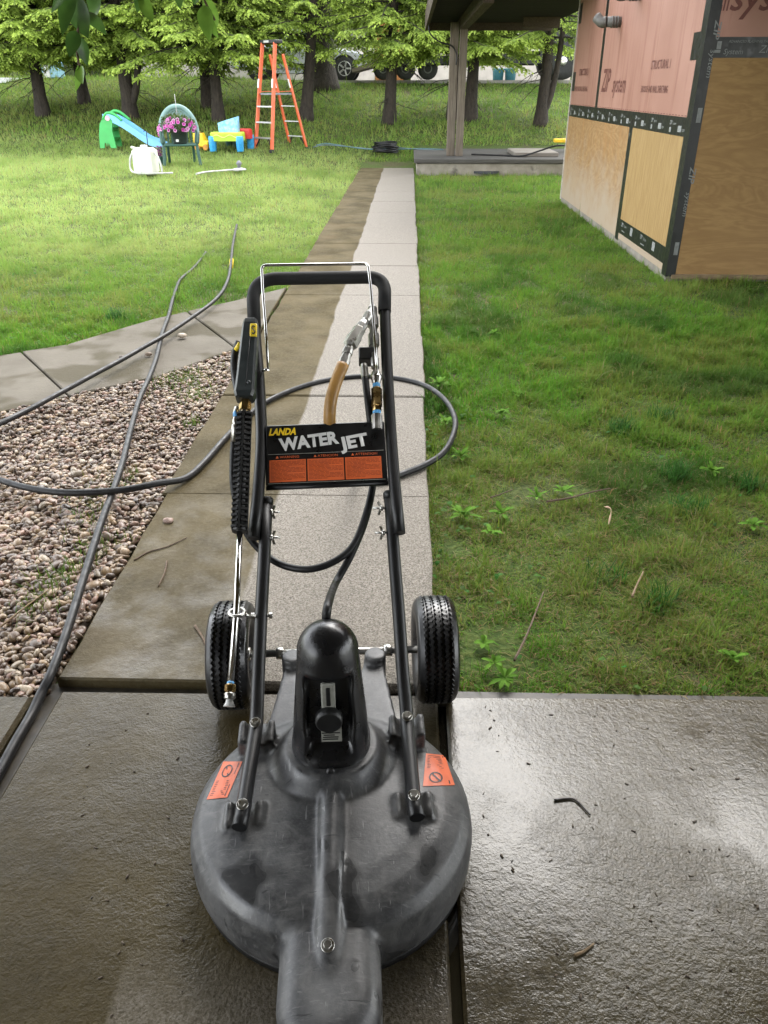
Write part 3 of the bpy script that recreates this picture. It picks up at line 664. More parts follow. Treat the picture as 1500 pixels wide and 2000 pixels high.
# ribbed insulating sleeve: a core and separate rings with open ribs
S0 = WL(478, 806, .058); S1 = WL(468, 1036, .056); ax = (S1-S0); Ls = ax.length; ax.normalize(); Fs = frame(S0, EXw, PNw)
core = MB().tube([S0, S1], [.0135, .0145], 14); slv = part('grip_sleeve', core, M['black'], wand)
nr = 22
for i in range(nr):
    p = S0+ax*(Ls*(i+.5)/nr)
    for sx in (-1, 1): part('rib', MB().bar(p+EXw*sx*.0035+PNw*.0155, p+EXw*sx*.0190+PNw*.0105, .0062, .010, up=PNw), M['black'], slv)
for sx in (-1, 1): part('sleeve_rail', MB().bar(S0+EXw*sx*.0165, S1+EXw*sx*.0175, .004, .016, up=PNw), M['black'], slv)
part('spine', MB().bar(S0+PNw*.0175, S1+PNw*.0175, .006, .005, up=PNw), M['black'], slv)
part('sleeve_collar', MB().tube([S1-ax*.010, S1+ax*.004], .0185, 14), M['black'], slv)
part('lance', MB().tube([S1-ax*.02, WL(462, 1190, .050), WL(450, 1337, .060)], .0078, 12), M['chrome'], wand)
wst('blue_ring', (450.5, 1332), (450, 1337), [(0, .0085), (1, .0085)], M['blue'], .060); wst('brass_union', (450, 1336), (449, 1352), [(0, .010), (.1, .0125), (.85, .0125), (1, .009)], M['brass'], .060, None, 6)
wst('quick_coupler', (449, 1352), (448.5, 1366), [(0, .010), (.2, .0135), (.5, .0125), (.8, .0135), (1, .010)], M['steel'], .060); wst('nozzle', (448.5, 1366), (447.5, 1380), [(0, .008), (.3, .0085), (1, .0135)], M['white'], .060, None, 12)
# ================================================================= ground, walk, apron, branch path, gravel bed
xs = np.concatenate([[-60, -40, -25, -16], np.arange(-12, 12.1, .5), [16, 25, 40, 60]]); ys = np.concatenate([[-30, -15, -6], np.arange(-2, 34.1, .5), [38, 45, 60, 90]])
GX, GY = np.meshgrid(xs, ys); GZ = gz(GX, GY)-.045
ny, nx = GX.shape; idx = np.arange(nx*ny).reshape(ny, nx)
me = rawmesh('lawn_ground', np.stack([GX, GY, GZ], -1).reshape(-1, 3), np.stack([idx[:-1, :-1], idx[:-1, 1:], idx[1:, 1:], idx[1:, :-1]], -1).reshape(-1, 4), True)
tag(link('lawn_ground', me, M['soil']), kind='structure')
def slabset(name): e = link(name, None); e['kind'] = 'structure'; ORG[e.name] = Vector((0, 0, 0)); return e
walk = slabset('walkway'); apron = slabset('apron_paving'); branch = slabset('branch_path')
YJ = [1.752] + [2.95+1.215*k for k in range(14)]; YJ[-1] = 18.72
def wob(a, b, amp, n, seed):                                    # a slightly uneven edge between two points
    r_ = random.Random(seed); a = Vector(a); b = Vector(b); t = (b-a).normalized(); nn = Vector((-t.y, t.x)); return [a.lerp(b, k/n)+nn*r_.uniform(-amp, amp) for k in range(n)]
for k in range(len(YJ)-1):
    y0, y1 = YJ[k]+.003, YJ[k+1]-.003; dz = random.Random(k).uniform(-.004, .004); xr = XR+random.Random(k+50).uniform(-.006, .006); xl = XL+random.Random(k+90).uniform(-.008, .008)
    if k == 0: xl = XL+.02
    if k == 13: y1 += .0
    poly = wob((xl, y0), (xr, y0), .001, 3, k)+wob((xr, y0), (xr, y1), .005, 7, k+20)+wob((xr, y1), (xl, y1), .001, 3, k+40)+wob((xl, y1), (xl, y0), .007, 7, k+60)
    part('slab', MB().prism(poly, -.11, dz, .006), M['concrete'], walk)
ZA = -.014
part('slab', MB().prism([(-1.000, -1.2), (.104, -1.2), (.104, 1.735), (-.985, 1.722)], -.13, ZA, .007), M['concrete'], apron)
part('slab', MB().prism([(.124, -1.2), (3.4, -1.2), (3.4, 1.79), (.126, 1.725)], -.13, ZA+.004, .007), M['concrete'], apron)
part('slab', MB().prism([(-3.3, -1.2), (-1.058, -1.2), (-1.052, 1.690), (-3.3, 1.69)], -.13, ZA+.010, .010), M['concrete'], apron)
q = NT('still_water'); q.base((.02, .018, .012)); q.rough(.03); q.set(Specular_IOR_Level=.7); q.bump(q.noise(q.pos(), 30, 2), .1, .002)
struct('joint_water', MB().box((.098, -1.1, -.12), (.146, 1.70, -.027)), q.m)
q = NT('joint_mud'); q.base(q.ramp(q.noise(q.pos(), 30, 4), [(.3, (.018, .015, .010)), (.7, (.05, .04, .025))])); q.rough(.5); struct('joint_mud', MB().prism([(-3.3, -1.2), (3.4, -1.2), (3.4, 1.78), (.10, 1.77), (-3.3, 1.77)], -.12, -.0310), q.m)
# the left edge of the walk's first slabs meets the gravel; the branch path curves away to the left
UP = [(-1.040, 6.90), (-1.397, 6.40), (-1.902, 5.82), (-2.299, 5.141), (-2.642, 4.899), (-3.3, 4.25), (-4.0, 3.72)]
LO = [(-1.040, 5.06), (-1.149, 5.056), (-1.497, 4.50), (-1.87, 4.19), (-2.177, 3.90), (-2.9, 3.28), (-3.5, 2.85)]
def onl(L, x):
    for a, b in zip(L, L[1:]):
        if b[0] <= x <= a[0]: t = (x-a[0])/(b[0]-a[0]); return (x, a[1]+t*(b[1]-a[1]))
    return L[-1]
s1u, s1l = onl(UP, -1.70), (-1.110, 5.056); s2u, s2l = onl(UP, -2.53), onl(LO, -1.90)
def cut(L, xa, xb): return [p for p in L if xb < p[0] < xa]
P1 = [(-1.046, 6.88)]+cut(UP, -1.05, -1.70)+[s1u]+[s1l, (-1.046, 5.056)]
P2 = [(s1u[0]-.01, s1u[1]-.01)]+cut(UP, -1.70, -2.53)+[s2u]+[s2l]+[p for p in reversed(LO) if -1.90 < p[0] < -1.12]+[(-1.118, 5.050)]
P3 = [(s2u[0]-.008, s2u[1]-.01)]+cut(UP, -2.53, -9)+[LO[-1]]+[p for p in reversed(LO) if -3.4 < p[0] < -1.92]+[(s2l[0]-.008, s2l[1]-.008)]
for i, P in enumerate((P1, P2, P3)): part('slab', MB().prism(P, -.11, -.006-.003*i, .006), M['concrete'], branch)
BED = [(-1.035, 1.70), (-1.035, 5.04)]+LO[1:]+[(-3.5, 1.70)]
# --- pebbles
def ico(sub):
    import bmesh; bm = bmesh.new(); bmesh.ops.create_icosphere(bm, subdivisions=sub, radius=1); V = np.array([v.co[:] for v in bm.verts]); Fc = np.array([[v.index for v in f.verts] for f in bm.faces]); bm.free(); return V, Fc
def pebbles(n, sub, region, size, seed, zlo, zhi):
    r_ = np.random.default_rng(seed); V, Fc = ico(sub); pts = []
    while len(pts) < n:
        X = r_.uniform(-3.1, -.95, n*2); Y = r_.uniform(1.6, 5.05, n*2); ok = inpoly(X, Y, region); 
        u = X/np.maximum(.3, Y*.88+.7); ok &= u > -.60                                  # only where it may be seen
        pts += list(zip(X[ok], Y[ok]))
    pts = np.array(pts[:n]); out = []; cols = []
    pal = np.array([(.42, .33, .24), (.50, .40, .30), (.36, .25, .20), (.45, .31, .26), (.30, .24, .20), (.24, .19, .16), (.55, .49, .40), (.38, .28, .17), (.19, .145, .12)])
    sh = [V*(1+.22*np.stack([np.sin(V@r_.normal(size=3)*2.0+r_.uniform(0, 6))]*3, -1)) for _ in range(8)]
    s = size*np.exp(r_.normal(0, .30, n)); 
    for i in range(n):
        q = r_.normal(size=4); q /= np.linalg.norm(q); a, b, c, d_ = q
        Rm = np.array([[1-2*(c*c+d_*d_), 2*(b*c-a*d_), 2*(b*d_+a*c)], [2*(b*c+a*d_), 1-2*(b*b+d_*d_), 2*(c*d_-a*b)], [2*(b*d_-a*c), 2*(c*d_+a*b), 1-2*(b*b+c*c)]])
        P = (sh[i % 8]*np.array([1.15, .85, .62])*s[i])@Rm.T; P[:, 2] *= .68
        out.append(P+np.array([pts[i, 0], pts[i, 1], r_.uniform(zlo, zhi)])); c0 = pal[r_.integers(len(pal))]*r_.uniform(.34, .82)*np.array([1.0, .93, .84]); cols.append(np.tile(c0, (len(V), 1)))
    Vv = np.concatenate(out); Ff = (Fc[None]+(np.arange(n)*len(V))[:, None, None]).reshape(-1, 3); return Vv, Ff, np.concatenate(cols)
a = pebbles(6000, 2, [(-1.03, 1.69), (-1.03, 3.3), (-3.2, 3.3), (-3.2, 1.69)], .0132, 1, -.034, -.010); b = pebbles(7500, 1, [(-1.03, 3.25), (-1.03, 5.03)]+LO[1:5]+[(-2.75, 3.25)], .0128, 2, -.034, -.008)
me = rawmesh('gravel', np.concatenate([a[0], b[0]]), np.concatenate([a[1], b[1]+len(a[0])]), True, np.concatenate([a[2], b[2]]))
tag(link('gravel', me, M['pebble']), 'tan and pink rounded pebbles filling the bed left of the walk', 'gravel', kind='stuff')
q = NT('bed_soil'); q.base(q.ramp(q.noise(q.pos(), 60, 4), [(.3, (.07, .052, .037)), (.7, (.15, .115, .085))])); q.rough(.95); struct('gravel_bed', MB().prism([(p[0], p[1]) for p in BED], -.10, -.030), q.m)
# --- drive beyond the trees
struct('driveway', MB().prism([(-5.6, 27.6), (24, 27.2), (24, 33.6), (-5.6, 33.6)], 1.0, 1.70), M['drive'])
# --- stray stones and litter on the paving
def stone(x, y, s, seed, z=0, c=(.42, .34, .25)):
    V, Fc = ico(2); r_ = np.random.default_rng(seed); V = V*(1+.2*np.sin(V@r_.normal(size=3)*2+1)[:, None])*np.array([1.1, .85, .6])*s; p = ground(x, y, z)
    mb = MB().add([(v[0]+p.x, v[1]+p.y, v[2]+p.z+s*.5) for v in V], [tuple(f) for f in Fc], True); return mb
for i, (x, y, s, lab) in enumerate(((356, 659, .026, 'largest pale stone lying on the branch path beyond the crossing of the hoses'), (238, 700, .017, 'small dark stone on the branch path left of the crossing hoses'), (290, 694, .020, 'brown stone on the branch path just left of the straight hose'), (329, 1021, .019, 'pinkish stone lying on the walk slab beside the gravel edge'))):
    solo('stone', stone(x, y, s, i), plain('stone_%s' % ('pale', 'dark', 'brown', 'pinkish')[i], ((.36, .30, .23), (.10, .08, .06), (.20, .15, .11), (.26, .18, .145))[i], .6, 0, .2, 60), lab, 'stone', 'loose stones on the paving')
twm = plain('twig_bark', (.09, .058, .034), .8, 0, .3, 60); stw = plain('straw_twig', (.19, .13, .07), .8, 0, .25, 60); dkt = plain('wet_twig', (.022, .018, .014), .35, 0, .3, 60)
def twig(px, r, m, lab, z=.006, lawnp=False, cat='twig'):
    P = [(lawn(x, y)+Vector((0, 0, .03)) if lawnp else ground(x, y, z)) for x, y in px]; P = spline(P, 5); n = len(P)
    solo('twig', MB().tube(P, [r*(1-.5*i/n) for i in range(n)], 6), m, lab, cat, 'fallen twigs')
twig([(262, 1094), (290, 1078), (325, 1068), (365, 1050)], .0035, twm, 'long thin twig reaching from the gravel onto the walk slab')
twig([(326, 1096), (321, 1120), (309, 1145)], .0040, twm, 'short knotted twig lying on the walk slab', .006)
twig([(381, 1222), (398, 1250), (412, 1292)], .0045, twm, 'curved brown twig beside the left tyre', .006)
twig([(0, 1225), (50, 1185), (100, 1148)], .0040, stw, 'straw coloured twig lying across the pebbles', .012)
twig([(1083, 1563), (1105, 1560), (1125, 1563), (1153, 1592)], .0034, dkt, 'wet black bent twig on the wet right slab', -.006)
twig([(1122, 1866), (1140, 1858), (1160, 1843)], .0035, stw, 'pale straw stalk on the wet right slab near the bottom', -.006)
twig([(1066, 992), (1110, 985), (1150, 974), (1190, 966)], .0055, twm, 'straight grey twig lying in the right lawn', 0, True)
twig([(1232, 1180), (1242, 1155), (1254, 1130)], .0045, stw, 'light brown twig sticking up in the near right lawn', 0, True)
twig([(1003, 1305), (1025, 1260), (1045, 1210), (1060, 1170)], .0042, twm, 'long bent twig in the lawn corner by the right tyre', 0, True)
twig([(957, 984), (975, 978), (1000, 968)], .0040, twm, 'short dark twig in the bare patch beside the walk', 0, True)
# dead brown petal curl in the lawn
pp = [lawn(1178, 1004)+Vector((0, 0, .035)), lawn(1190, 1013)+Vector((0, 0, .045)), lawn(1189, 1026)+Vector((0, 0, .03)), lawn(1186, 1038)+Vector((0, 0, .03))]
solo('dry_leaf', MB().tube(spline(pp, 4), [.001, .004, .006, .004, .002, .001, .002, .004, .005, .004, .003, .002, .001], 4), plain('dry_leaf', (.30, .20, .12), .7, 0, .2, 40), 'curled dry pinkish leaf lying in the right lawn', 'leaf')
# specks of debris on the wet apron
r_ = random.Random(11); sp = MB()
for i in range(150):
    x = r_.uniform(150, 1480); y = r_.uniform(1370, 1990)
    if 370 < x < 930 or x < 120: continue
    p = ground(x, y, -.0095 if x > 890 else -.0135); a = r_.uniform(0, 6.3); L = r_.uniform(.003, .011)
    sp.tube([p, p+Vector((math.cos(a)*L, math.sin(a)*L, .001))], r_.uniform(.0008, .0028), 5)
lo = sp; o = link('debris', sp.mesh('debris'), plain('debris', (.07, .05, .03), .7, 0, .6, 40)); tag(o, 'dark bits of bark and leaf scattered on the wet slabs', 'debris', kind='stuff')
# ================================================================= house under construction on the right
HX, HY0, HY1 = 2.361, 7.393, 13.05
tape = plain('black_seam_tape', (.0075, .008, .008), .38, 0, .25, 8, .15, 30); tape_g = plain('grey_print', (.13, .135, .13), .5, 0, .25, 30); tapew = plain('tape_print', (.22, .225, .22), .5, 0, .15, 30)
ink = plain('dark_ink', (.105, .030, .022), .6, 0, .2, 30); concf = plain('foundation', (.20, .18, .15), .85, 0, .2, 5, .4, 40)
house = thing('house', 'unfinished house with red sheathing and plywood walls sealed with black tape', 'house', (HX, HY0, -.05))
def sidep(name, y0, y1, z0, z1, m, t=0.0, parent=None, thick=.012):          # a sheet on the left wall
    return part(name, MB().box((HX-t, y0, z0), (HX-t+thick, y1, z1)), m, parent or house)
def frontp(name, x0, x1, z0, z1, m, t=0.0, parent=None, thick=.012):
    return part(name, MB().box((x0, HY0-t, z0), (x1, HY0-t+thick, z1)), m, parent or house)
part('wall_core', MB().box((HX+.013, HY0+.013, -.05), (9.0, HY1, 5.6)), plain('framing', (.30, .22, .13), .8), house)
ZB = 1.22
pan = sidep('plywood_panel', 9.352, HY1, .03, ZB, M['ply_pale']); sidep('plywood_panel', 7.40, 9.346, .205, ZB, M['ply_yellow']); sidep('base_board', 7.40, 9.346, .03, .2, M['ply_pale'])
u1 = sidep('sheathing_panel', 11.234, HY1, ZB+.004, 3.66, M['zipred']); u2 = sidep('sheathing_panel', 8.79-.0, 11.228, ZB+.004, 3.66, M['zipred']); u3 = sidep('sheathing_panel', 7.40, 8.786, ZB+.004, 3.66, M['zipred'])
sidep('sheathing_panel', 7.40, HY1, 3.666, 5.6, M['zipred'])
band = sidep('seam_tape', 7.50, HY1, 1.145, 1.295, tape, .0015, thick=.0014); sidep('seam_tape', 9.28, 9.42, .01, 1.145, tape, .0015, thick=.0014); low = sidep('seam_tape', 7.50, 9.28, .09, .235, tape, .0016, thick=.0015)
sidep('seam_tape', 11.17, 11.30, 1.296, 3.66, tape, .0015, thick=.0014)
cor = part('corner_tape', MB().box((HX-.0035, HY0-.0035, 0), (HX-.002, HY0+.135, 5.6)).box((HX-.002, HY0-.0035, 0), (HX+.085, HY0-.002, 5.6)), tape, house)
part('edge_trim', MB().box((HX-.012, HY1, .0), (HX+.05, HY1+.03, 5.6)), plain('edge_board', (.42, .38, .33), .8), house)
for z in (1.47, 2.30, 2.92): part('tape_patch', MB().box((HX-.0016, HY1-.20, z), (HX-.0002, HY1, z+.24)), tape, house)
part('tape_patch', MB().box((HX-.0034, 7.50, 1.72), (HX-.0018, 7.70, 1.92)), tape, house)
# foundation below
part('foundation', MB().box((HX+.004, HY0+.004, -.12), (9, HY1, .028)), concf, house)
fr = frontp('plywood_panel', HX+.005, 4.80, .02, 1.80, M['ply_front']); frontp('plywood_panel', 4.806, 9.0, .02, 1.80, M['ply_front']); fu = frontp('sheathing_panel', HX+.005, 4.80, 1.804, 4.2, M['zipred']); frontp('sheathing_panel', 4.806, 9.0, 1.804, 4.2, M['zipred']); frontp('sheathing_panel', HX+.005, 9.0, 4.206, 5.6, M['zipred'])
fb = frontp('seam_tape', HX+.05, 9.0, 1.73, 1.875, tape, .0018, thick=.0017)
part('sill_strip', MB().box((HX+.05, HY0-.02, -.02), (9, HY0+.002, .018)), plain('sill_wood', (.16, .11, .06), .8), house)
# --- print on the sheathing
def sidetext(s, y, z, size, m, t=.0022, xs=1.0, shear=0.0, bold=0.0, parent=None, name='lettering'):
    return lettering(name, s, frame((HX-t, y, z), (0, -1, 0), (0, 0, 1)), size, m, parent or house, shear=shear, bold=bold, xs=xs)
sidetext('ZIP', 11.05, 1.475, .34, ink, .002, .85, .25, .006, u2); sidetext('system', 10.47, 1.47, .25, ink, .002, .92, .22, .003, u2)
sidetext('STRUCTURAL 1', 8.90, 1.675, .105, ink, .002, .92, 0, .002, u3); sidetext('5/8 ROOF AND WALL SHEATHING', 9.16, 1.475, .085, ink, .002, .72, 0, .001, u3)
sidetext('STRUCTURAL 1', 12.60, 1.66, .115, ink, .002, .85, 0, .002, u1); sidetext('5/8 ROOF AND WALL SHEATHING', 12.85, 1.47, .085, ink, .002, .72, 0, .001, u1)
y = 12.95; k = 0
while y > 7.75:                                                   # repeated print on the horizontal tape
    sidetext('ZIP', y, 1.228, .045, tapew, .0032, 1.1, .2, .001, band); sidetext('System', y-.10, 1.228, .034, tapew, .0032, 1.0, .2, 0, band)
    part('tape_logo', MB().box((HX-.0030, y-.06, 1.165), (HX-.0026, y-.01, 1.205)), tapew, band)
    part('tape_logo', MB().box((HX-.0030, y-.36, 1.175), (HX-.0026, y-.26, 1.225)), tapew, band); sidetext('tape', y-.38, 1.185, .04, tapew, .0032, 1.1, 0, 0, band)
    y -= .62
for y in (9.20, 8.40): sidetext('ZIP', y, .172, .055, tapew, .0032, 1.1, .2, .001, low); sidetext('System', y-.12, .175, .04, tapew, .0032, 1, .2, 0, low); part('tape_logo', MB().box((HX-.0031, y-.18, .125), (HX-.0027, y-.05, .133)), tapew, low)
for y in (8.80, 7.95): part('tape_logo', MB().box((HX-.0031, y-.09, .135), (HX-.0027, y, .215)), tapew, low)
sidetext('ZIP', 9.395, 1.06, .04, tapew, .0032, .9, 0, 0)
for z, s in ((1.73, .11), (.66, .11), (2.6, .11)):                # print running up the corner tape, on the front face
    M4 = frame((HX+.055, HY0-.0040, z+.26), (0, 0, -1), (1, 0, 0)); lettering('lettering', 'ZIP', M4, .075, tape_g, cor, shear=.2, bold=.001, xs=1.2); M4 = frame((HX+.055, HY0-.0040, z+.06), (0, 0, -1), (1, 0, 0)); lettering('lettering', 'system', M4, .06, tape_g, cor, shear=.2, xs=1.2)
    part('tape_logo', MB().box((HX+.035, HY0-.0042, z-.47), (HX+.072, HY0-.0038, z-.36)), tape_g, cor)
frontx = lambda s, x, z, sz, m, t=.003, xs=1.0, shear=.2, par=None, bold=0.0: lettering('lettering', s, frame((x, HY0-t, z), (1, 0, 0), (0, 0, 1)), sz, m, par or house, shear=shear, xs=xs, bold=bold)
frontx('System', 2.52, 1.755, .055, tape_g, .0030, 1.0, .2, fb); frontx('ZIP', 2.80, 1.765, .075, tape_g, .0030, 1.1, .2, fb); frontx('ADVANCED FLASHING TAPE', 2.55, 1.835, .026, tape_g, .0030, 1.0, .1, fb)
part('tape_logo', MB().box((HX+.085, HY0-.0026, 1.765), (HX+.135, HY0-.0022, 1.785)), tape_g, fb); part('tape_logo', MB().box((HX+.10, HY0-.0026, 1.79), (HX+.135, HY0-.0022, 1.845)), tape_g, fb)
frontx('ZIP', 1.40+.98, 2.055, .36, ink, .002, .3, .2, fu, .004); frontx('system', 2.50, 2.055, .26, ink, .002, 1.05, .2, fu, .003)
# nails: dark specks along the panel edges
nl = MB()
for i in range(60):
    y = 7.55+i*.092; nl.box((HX-.0012, y, 1.302), (HX+.001, y+.05, 1.308))
part('nail_line', nl, ink, house)
# pipes through the wall
pipe_m = plain('grey_vent_pipe', (.085, .08, .07), .5, 0, .2, 20)
def vent(y, z, L):
    p = MB().tube([(HX+.02, y, z), (HX-L*.6, y, z-.0)], .052, 16); a = part('vent_pipe', p, pipe_m, house)
    for k in range(3): part('pipe_ring', MB().tube([(HX-.03-k*.03, y, z), (HX-.045-k*.03, y, z)], .060, 16), pipe_m, a)
    part('pipe_elbow', MB().tube(spline([(HX-L*.6, y, z), (HX-L*.8, y+.02, z+.0), (HX-L, y+.07, z+.05)], 4), .056, 14), pipe_m, a)
vent(10.45, 2.165, .26); vent(9.70, 2.36, .26)
# unseen canopy set low to shade the front wall; main roof
roofm = plain('dark_roof', (.05, .047, .045), .8, 0, .25, 6, .4, 60); wood = plain('eave_boards', (.16, .11, .065), .7, 0, .2)
part('shade_canopy', MB().box((HX+.10, 2.6, 2.34), (9.0, HY0-.004, 2.52)), wood, house)
rf = part('roof', MB().prism([(HX-.45, HY0-.6), (9.4, HY0-.6), (9.4, HY1+.3), (HX-.45, HY1+.3)], 5.605, 5.80), roofm, house)
# ================================================================= unseen porch, added to match the dim apron and its dark reflections
bp_ = thing('unseen_porch', 'unseen timber porch roof added above and behind the viewpoint for shade', 'porch', (2.0, -1.0, -.03))
part('roof_deck', MB().box((-3.2, -5.0, 2.80), (6.0, 3.00, 2.98)), wood, bp_); part('fascia', MB().box((-3.25, -5.0, 2.66), (-3.202, 3.05, 2.99)), wood, bp_); part('fascia', MB().box((-3.2, 3.002, 2.66), (6.0, 3.05, 2.99)), wood, bp_)
for (x_, y_) in ((3.6, 2.85), (5.8, 2.85)): part('post', MB().box((x_-.07, y_-.07, -.03), (x_+.07, y_+.07, 2.798)), M['post'], bp_)
part('wall', MB().box((-3.2, -2.9, -.03), (6.0, -2.6, 2.798)), plain('porch_wall', (.10, .075, .055), .8, 0, .2), bp_)
# ================================================================= covered stoop behind the house
SY0 = 17.0; st = thing('concrete_stoop', 'low pale concrete stoop with a dark stone cap at the end of the walk', 'stoop', (2.0, SY0, 0))
stc = NT('stoop_concrete'); p_ = stc.pos(); stc.base(stc.mix(stc.ramp(stc.noise(p_, 2.5, 4), [(.58, 0.0), (.68, .85)]), stc.ramp(stc.noise(p_, 7, 5), [(.3, (.20, .18, .145)), (.7, (.31, .285, .24))]), (.04, .035, .03))); stc.rough(.85); stc.bump(stc.noise(p_, 25, 4), .4, .01)
part('block', MB().box((XR+.05, SY0+.03, -.06), (5.0, 20.2, .185), None, .01), stc.m, st)
part('cap', MB().box((XR+.0, SY0-.02, .187), (5.0, 20.25, .265), None, .012), weathered('dark_cap', (.05, .048, .044), (.115, .11, .10), 'x'), st)
part('cap', MB().box((2.15, 17.6, .266), (3.05, 18.9, .345), None, .01), weathered('grey_step', (.16, .14, .12), (.27, .25, .22), 'x'), st)
solo('rubber_mat', MB().prism([tuple(lawn(x, y)[:2]) for x, y in ((922, 341), (960, 338), (1019, 331), (1021, 336), (960, 343))], .0, .045), plain('dark_mat', (.035, .038, .042), .8), 'dark grey strip of mat lying in the grass before the stoop', 'mat')
# posts
post = thing('porch_post', 'pair of weathered grey timber posts standing together on the stoop', 'post', (.93, 17.8, .265))
part('post', MB().box((.955, 17.70, .266), (1.105, 17.85, 2.50), None, .008), M['post'], post); part('post', MB().box((.775, 17.78, .266), (.940, 17.94, 2.62), None, .008), M['post'], post)
# porch roof
pr = thing('porch_roof', 'dark timber porch roof resting on the post and the house', 'roof', (1.6, 15.5, 2.5))
for k in range(9): part('soffit_board', MB().box((.36, 11.8+k*.84, 2.700), (HX+.6, 11.8+k*.84+.832, 2.722)), M['soffit'], pr)
part('beam', MB().box((.955, 12.4, 2.50), (1.105, 19.2, 2.699), None, .006), M['beam'], pr); part('beam', MB().box((HX-.2, 17.75, 2.52), (HX+.5, 17.9, 2.699)), M['beam'], pr)
part('fascia', MB().box((.300, 11.8, 2.56), (.357, 19.36, 2.90)), M['beam'], pr); part('fascia', MB().box((.360, 19.30, 2.56), (HX+.6, 19.35, 2.90)), M['beam'], pr); part('fascia', MB().box((.36, 11.74, 2.62), (HX+.0, 11.79, 2.9)), M['beam'], pr)
part('roof_deck', MB().box((.358, 11.8, 2.725), (HX+.6, 19.29, 2.86)), roofm, pr)
c1 = atY(828, 25, 17.7); cab = MB().tube(spline([Vector((.34, 17.66, 2.62)), Vector((.38, 17.66, 2.42)), Vector((.58, 17.66, 2.28)), Vector((.80, 17.68, 2.22)), Vector((.90, 17.69, 2.08)), Vector((.90, 17.70, 1.9))], 5), .014, 8)
solo('porch_cable', cab, M['black'], 'black cable drooping from the porch roof edge to the post', 'cable')
yel = plain('yellow_tool', (.75, .48, .02), .5); a = atY(1082, 273, 19.0); b = atY(1112, 270, 19.0)
solo('yellow_board', MB().box((a.x, 18.9, a.z-.05), (b.x+.4, 19.1, a.z+.02), None, .01), yel, 'yellow plastic strip showing beyond the far end of the house', 'strip')
solo('stoop_hose', MB().tube(spline([(1.3, 17.9, .29), (1.9, 17.7, .285), (2.3, 17.5, .29), (2.62, 17.3, .40), (2.95, 17.2, .50), (3.4, 17.4, .45), (3.7, 17.8, .30)], 6), .016, 8), M['hose_inner'], 'black hose on the stoop arching behind the house wall', 'hose')
# ================================================================= hoses on the ground
def hz(x, y): 
    p = ground(x, y, .014); Xn, Yn = p.x, p.y
    g_ = .012 if (Xn < -1.03 and Yn > 1.7) else 0.0
    if Yn < 1.72: g_ = -.03
    return ground(x, y, .014+g_)
tail = [WL(655, 880, -.06), WL(668, 905, -.14), WL(690, 925, -.24)]; gp = [ground(x, y, .014) for x, y in ((742, 940), (790, 924), (830, 908), (866, 884), (886, 848), (888, 815), (868, 780), (830, 753), (780, 740), (720, 735), (660, 739), (610, 749), (560, 766), (515, 788), (478, 818), (440, 856), (400, 902), (362, 934))]
lp = tail+[Vector((gp[0].x-.10, gp[0].y+.02, .05))]+gp+[hz(x, y)+Vector((0, 0, .02)) for x, y in ((310, 952), (250, 964), (180, 970), (120, 970), (60, 962), (0, 945), (-60, 920), (-90, 895), (-75, 870), (-30, 845), (0, 835), (60, 806), (130, 768), (190, 735), (240, 708), (285, 682), (330, 656), (380, 622), (415, 596), (435, 574), (446, 550), (450, 530))]
lp += [lawn(x, y)+Vector((0, 0, .035)) for x, y in ((453, 510), (455, 488), (459, 465), (463, 445))]
o = thing('pressure_hose', 'long black pressure hose looping over gravel, walk and lawn behind the machine', 'hose', (lp[8].x, lp[8].y, 0))
part('hose', MB().tube(spline(lp, 6), .0145, 10), M['hose'], o)
a, b = lawn(452, 527)+Vector((0, 0, .032)), lawn(453, 514)+Vector((0, 0, .032)); part('yellow_coupling', MB().tube([a, b], .021, 10), M['yellow'], o)
sp2 = [ground(x, y, -.016) for x, y in ((-30, 1560), (0, 1506), (30, 1450), (60, 1398))]+[ground(80, 1355, -.005), hz(100, 1315)]+[hz(x, y) for x, y in ((130, 1235), (160, 1140), (185, 1060), (205, 1000))]+[hz(x, y)+Vector((0, 0, -.002)) for x, y in ((222, 955), (240, 900), (255, 840), (272, 780), (292, 735), (305, 700), (312, 670))]+[ground(x, y, .010) for x, y in ((319, 645), (330, 615))]+[lawn(x, y)+Vector((0, 0, dz_)) for x, y, dz_ in ((338, 590, .02), (345, 565, .008), (353, 545, -.002), (380, 520, -.006), (402, 492, -.008))]
solo('supply_hose', MB().tube(spline(sp2, 6), .0142, 10), M['hose'], 'straight black hose running from the lower left over the gravel into the lawn', 'hose')
# --- coil and garden hoses at the end of the lawn
cl = lawn(753, 300); co = MB(); r_ = random.Random(4)
for k in range(7):
    rx, ry = .30-.012*k+r_.uniform(-.03, .03), .24+r_.uniform(-.03, .03); cz = .045+.030*k
    co.tube([cl+Vector((rx*math.cos(a)+r_.uniform(-.004, .004), ry*math.sin(a), cz+.012*math.sin(a*2+k))) for a in np.linspace(0, 2*math.pi, 30)[:-1]], .018, 7, closed=True)
solo('hose_coil', co, M['hose_inner'], 'coiled black hose lying on the lawn beyond the end of the walk', 'hose')
gm = plain('pale_blue_hose', (.085, .125, .135), .5, 0, .15)
def lh(name, px, r, m, lab, lift=.04): solo(name, MB().tube(spline([lawn(x, y)+Vector((0, 0, lift)) for x, y in px], 6), r, 8), m, lab, 'hose')
lh('garden_hose', [(612, 293), (635, 289), (665, 291), (700, 294), (735, 297), (775, 294), (810, 297), (845, 299), (868, 301)], .010, gm, 'pale blue garden hose running past the coil toward the post', .06)
lh('garden_hose', [(618, 290), (640, 287), (680, 293), (720, 298), (780, 298), (830, 297), (866, 299)], .012, plain('teal_hose', (.06, .13, .14), .5), 'thin teal garden hose beside the pale blue one', .07)
